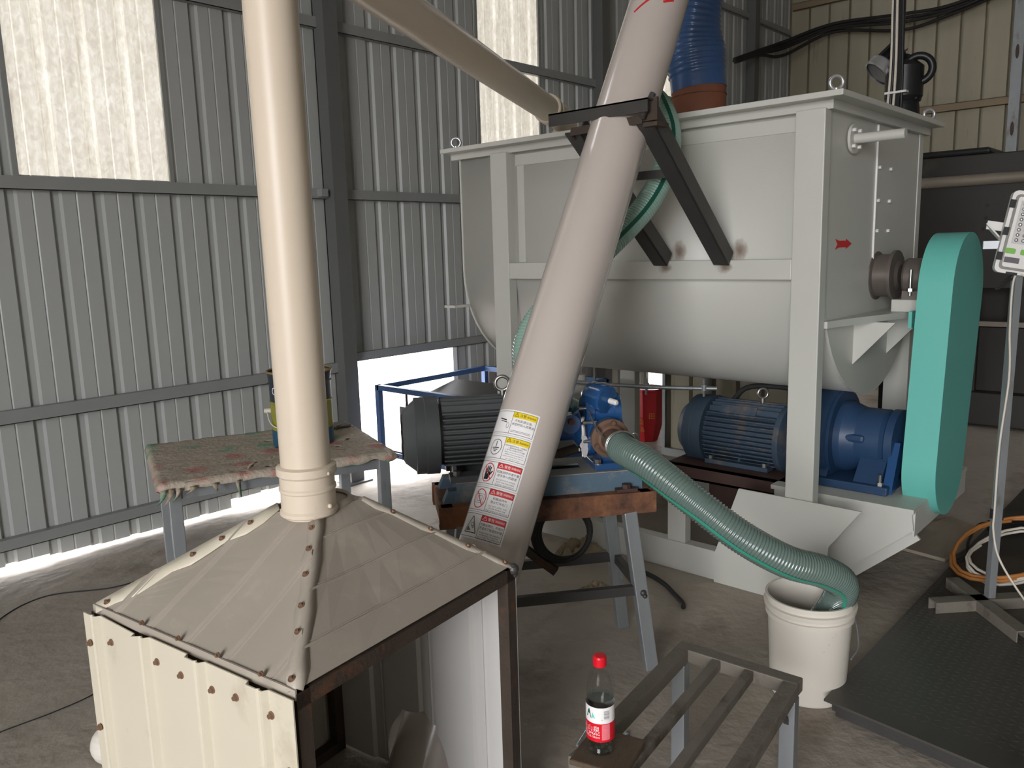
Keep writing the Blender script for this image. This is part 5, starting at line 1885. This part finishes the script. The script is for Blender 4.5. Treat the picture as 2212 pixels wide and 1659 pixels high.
for y in (2.2, -2.1):
    obj('side_frame', MB().box((7.64, y - .03, 0), (8.2, y + .03, 2.1)), 'dark', pr)

# ================================================================== WORK LIGHT behind mixer on mast
wl = thing('work_light', 'black finned work light with silver rim and ring handle behind the mixer lid', 'work light', (5.30, 1.66, 0))
lx, ly = 5.30, 1.665
W = lambda dy, z, dx=0: V((lx + dx, ly + dy, z))
obj('stand_tube', MB().lathe([(.12, 0), (.12, .02), (.035, .03), (.035, 2.2)], (lx, ly - .01, 0), (0, 0, 1), 20), 'black', wl)
obj('stand_skirt', MB().lathe([(.13, 0), (.125, .02), (.098, .26), (.09, .30)], (lx, ly - .02, 2.12), (0, 0, 1), 24), 'black', wl)
obj('body', MB().lathe([(.09, 0), (.105, .03), (.105, .20), (.07, .23)], (lx, ly - .03, 2.40), (0, 0, 1), 24).box((lx - .05, ly - .12, 2.40), (lx + .05, ly + .02, 2.56)), 'black', wl, bev=.01)
obj('ring_handle', MB().torus((lx, ly - .105, 2.58), (-.95, -.3, 0), .075, .022, 26, 10), 'black', wl)
hd_ax = V((-.25, .28, -.35)).normalized()
hc_ = W(.10, 2.61)
obj('head', MB().lathe([(.055, -.14), (.06, -.13), (.062, -.02), (.085, .0), (.085, .03)], hc_, hd_ax, 28), 'black', wl)
for i in range(10):
    t = 2 * PI * i / 10
    a_ = hd_ax.orthogonal().normalized()
    b_ = hd_ax.cross(a_)
    w = a_ * math.cos(t) + b_ * math.sin(t)
    obj('heat_fin', MB().beam(hc_ + w * .065 - hd_ax * .15, hc_ + w * .065 - hd_ax * .02, .005, .03, w), 'black', wl)
obj('rim', MB().lathe([(.084, -.03), (.092, -.02), (.092, .035), (.082, .04)], hc_, hd_ax, 30, True, False, False), 'silver', wl)
obj('lens', MB().lathe([(.082, .03), (.06, .034), (.001, .036)], hc_, hd_ax, 28, True, False, False), 'motor_dark', wl)
ms = thing('cable_mast', 'thin dark mast with strapped cables rising behind the mixer lid', 'mast', (5.22, 1.645, 0))
obj('pole', MB().beam((5.22, 1.635, 0), (5.22, 1.66, 4.2), .05, .05, (1, 0, 0)), 'black', ms)
for i, (dy, m_) in enumerate(((.045, 'white_cord'), (.030, 'black'), (-.034, 'black'), (.012, 'white_cord'))):
    obj('cable', MB().tube(cr_path([(5.18, 1.66 + dy + .02, 2.0), (5.18, 1.645 + dy, 2.3), (5.185, 1.64 + dy * .8, 2.6), (5.185, 1.65 + dy * .7, 3.0), (5.19, 1.66 + dy * .7, 3.6), (5.19, 1.66 + dy, 4.2)], 6), .008, 8), m_, ms)
obj('strap', MB().box((5.165, 1.58, 2.44), (5.25, 1.70, 2.452)), 'white', ms)

# cables along the end wall
base_pts = [V((8.65, 4.45, 3.60)), V((9.35, 4.50, 3.80)), V((10.0, 4.50, 3.98)), V((10.42, 4.05, 4.18)), V((10.42, 3.26, 4.12)), V((10.44, 2.72, 4.13)), V((10.46, 2.0, 4.30)), V((10.46, .8, 4.5))]
for i, (dz_, dx_, sg) in enumerate(((0, 0, 0), (-.03, -.03, .02), (-.06, .0, .07), (.03, -.02, -.01))):
    pts = [p + V((dx_, 0, dz_ * min(1, .3 + k_ * .25) - (sg if k_ in (2, 4) else 0))) for k_, p in enumerate(base_pts)]
    tag(obj('wall_cable', MB().tube(cr_path(pts, 8), .019, 8), 'rubber'), ('black cable in the middle of the bundle on the end wall', 'black cable just under the middle of the end wall bundle', 'black cable sagging lowest in the bundle on the end wall', 'topmost black cable of the bundle on the end wall')[i], 'cable', 'black cables sagging along the end wall')

# ================================================================== FLOOR CLUTTER
cl = MB()
for k_ in range(3):
    cl.torus(G(.48 + .012 * k_, SDEP * .55 + .03 * k_, .50 - .012 * k_), -SN + V((0, 0, .12 * k_)), .115 - .006 * k_, .011, 36, 8)
tag(obj('black_hose_coil', cl, 'rubber'), 'coil of black hose hanging under the rusty pump stand', 'hose')
tag(obj('black_hose', MB().tube(cr_path([(3.20, 2.25, .012), (3.20, 2.08, .012), (3.15, 1.95, .012), (3.08, 1.85, .012), (3.02, 1.77, .012), (2.98, 1.74, .012)], 8), .011, 10), 'rubber'), 'short black hose end lying on the floor by the mixer base', 'hose')


def rag(name, label, c, sx, sy, h_, seed, mat='rag', cat='rag'):
    vs, fs = [], []
    n_ = 22
    for i in range(n_ + 1):
        for j in range(n_ + 1):
            u, v = i / n_ - .5, j / n_ - .5
            e = max(0, 1 - (2 * abs(u)) ** 3) * max(0, 1 - (2 * abs(v)) ** 3)
            z = e * h_ * (.55 + .9 * noise.noise(V((u * 7 + seed, v * 7, seed))) + .4 * noise.noise(V((u * 16, v * 16 + seed, 3))))
            wob_ = 1 + .3 * noise.noise(V((u * 3, v * 3, seed + 5)))
            vs.append(V(c) + V((u * sx * wob_, v * sy * wob_, max(.002, z))))
    for i in range(n_):
        for j in range(n_):
            a = i * (n_ + 1) + j
            fs.append((a, a + n_ + 1, a + n_ + 2, a + 1))
    return tag(obj(name, MB().add(vs, fs, True), mat), label, cat)


rag('rag', 'crumpled soiled cloth on the floor behind the pump stand', (3.22, 2.52, 0), .30, .16, .09, 2.0)
rag('sacking', 'small scrap of pale sacking on the floor under the stand', (2.92, 2.18, 0), .14, .12, .03, 6.0)
tag(obj('floor_wire', MB().tube(cr_path([(.45, 3.05, .006), (.667, 3.06, .006), (.84, 3.051, .006), (1.0, 3.074, .006), (1.2, 3.2, .006)], 8), .0022, 6), 'rubber'), 'thin dark wire lying straight on the floor beside the hopper', 'wire')
tag(obj('floor_wire', MB().tube(cr_path([(.80, 3.8, .005), (.951, 4.083, .005), (1.181, 4.194, .005), (1.445, 4.037, .005), (1.70, 4.05, .005)], 8), .003, 6), 'rubber'), 'thin curled wire lying on the floor near the sheet wall', 'wire')
ws = thing('white_sack', 'bulging white sack standing at the floor behind the hopper side', 'sack', (.865, 2.60, 0))
obj('body', MB().sphere((.862, 2.588, .065), .065, 18, 12, (1, 1, 1)), 'bucket', ws)
for (x, y, a, ln) in ((1.93, 1.50, .3, .10), (1.98, 1.46, 1.2, .06), (1.90, 1.44, -.5, .05), (2.02, 1.38, .9, .04)):
    d = V((math.cos(a), math.sin(a), 0)) * ln / 2
    p = V((x, y, .006))
    tag(obj('loose_bolt', MB().cyl(p - d, p + d, .005, 8).lathe([(.009, 0), (.009, .007)], p + d, d, 6, False), 'galv'), 'loose steel bolt lying on the dusty floor by the hopper post', 'bolt', 'loose bolts on the floor')
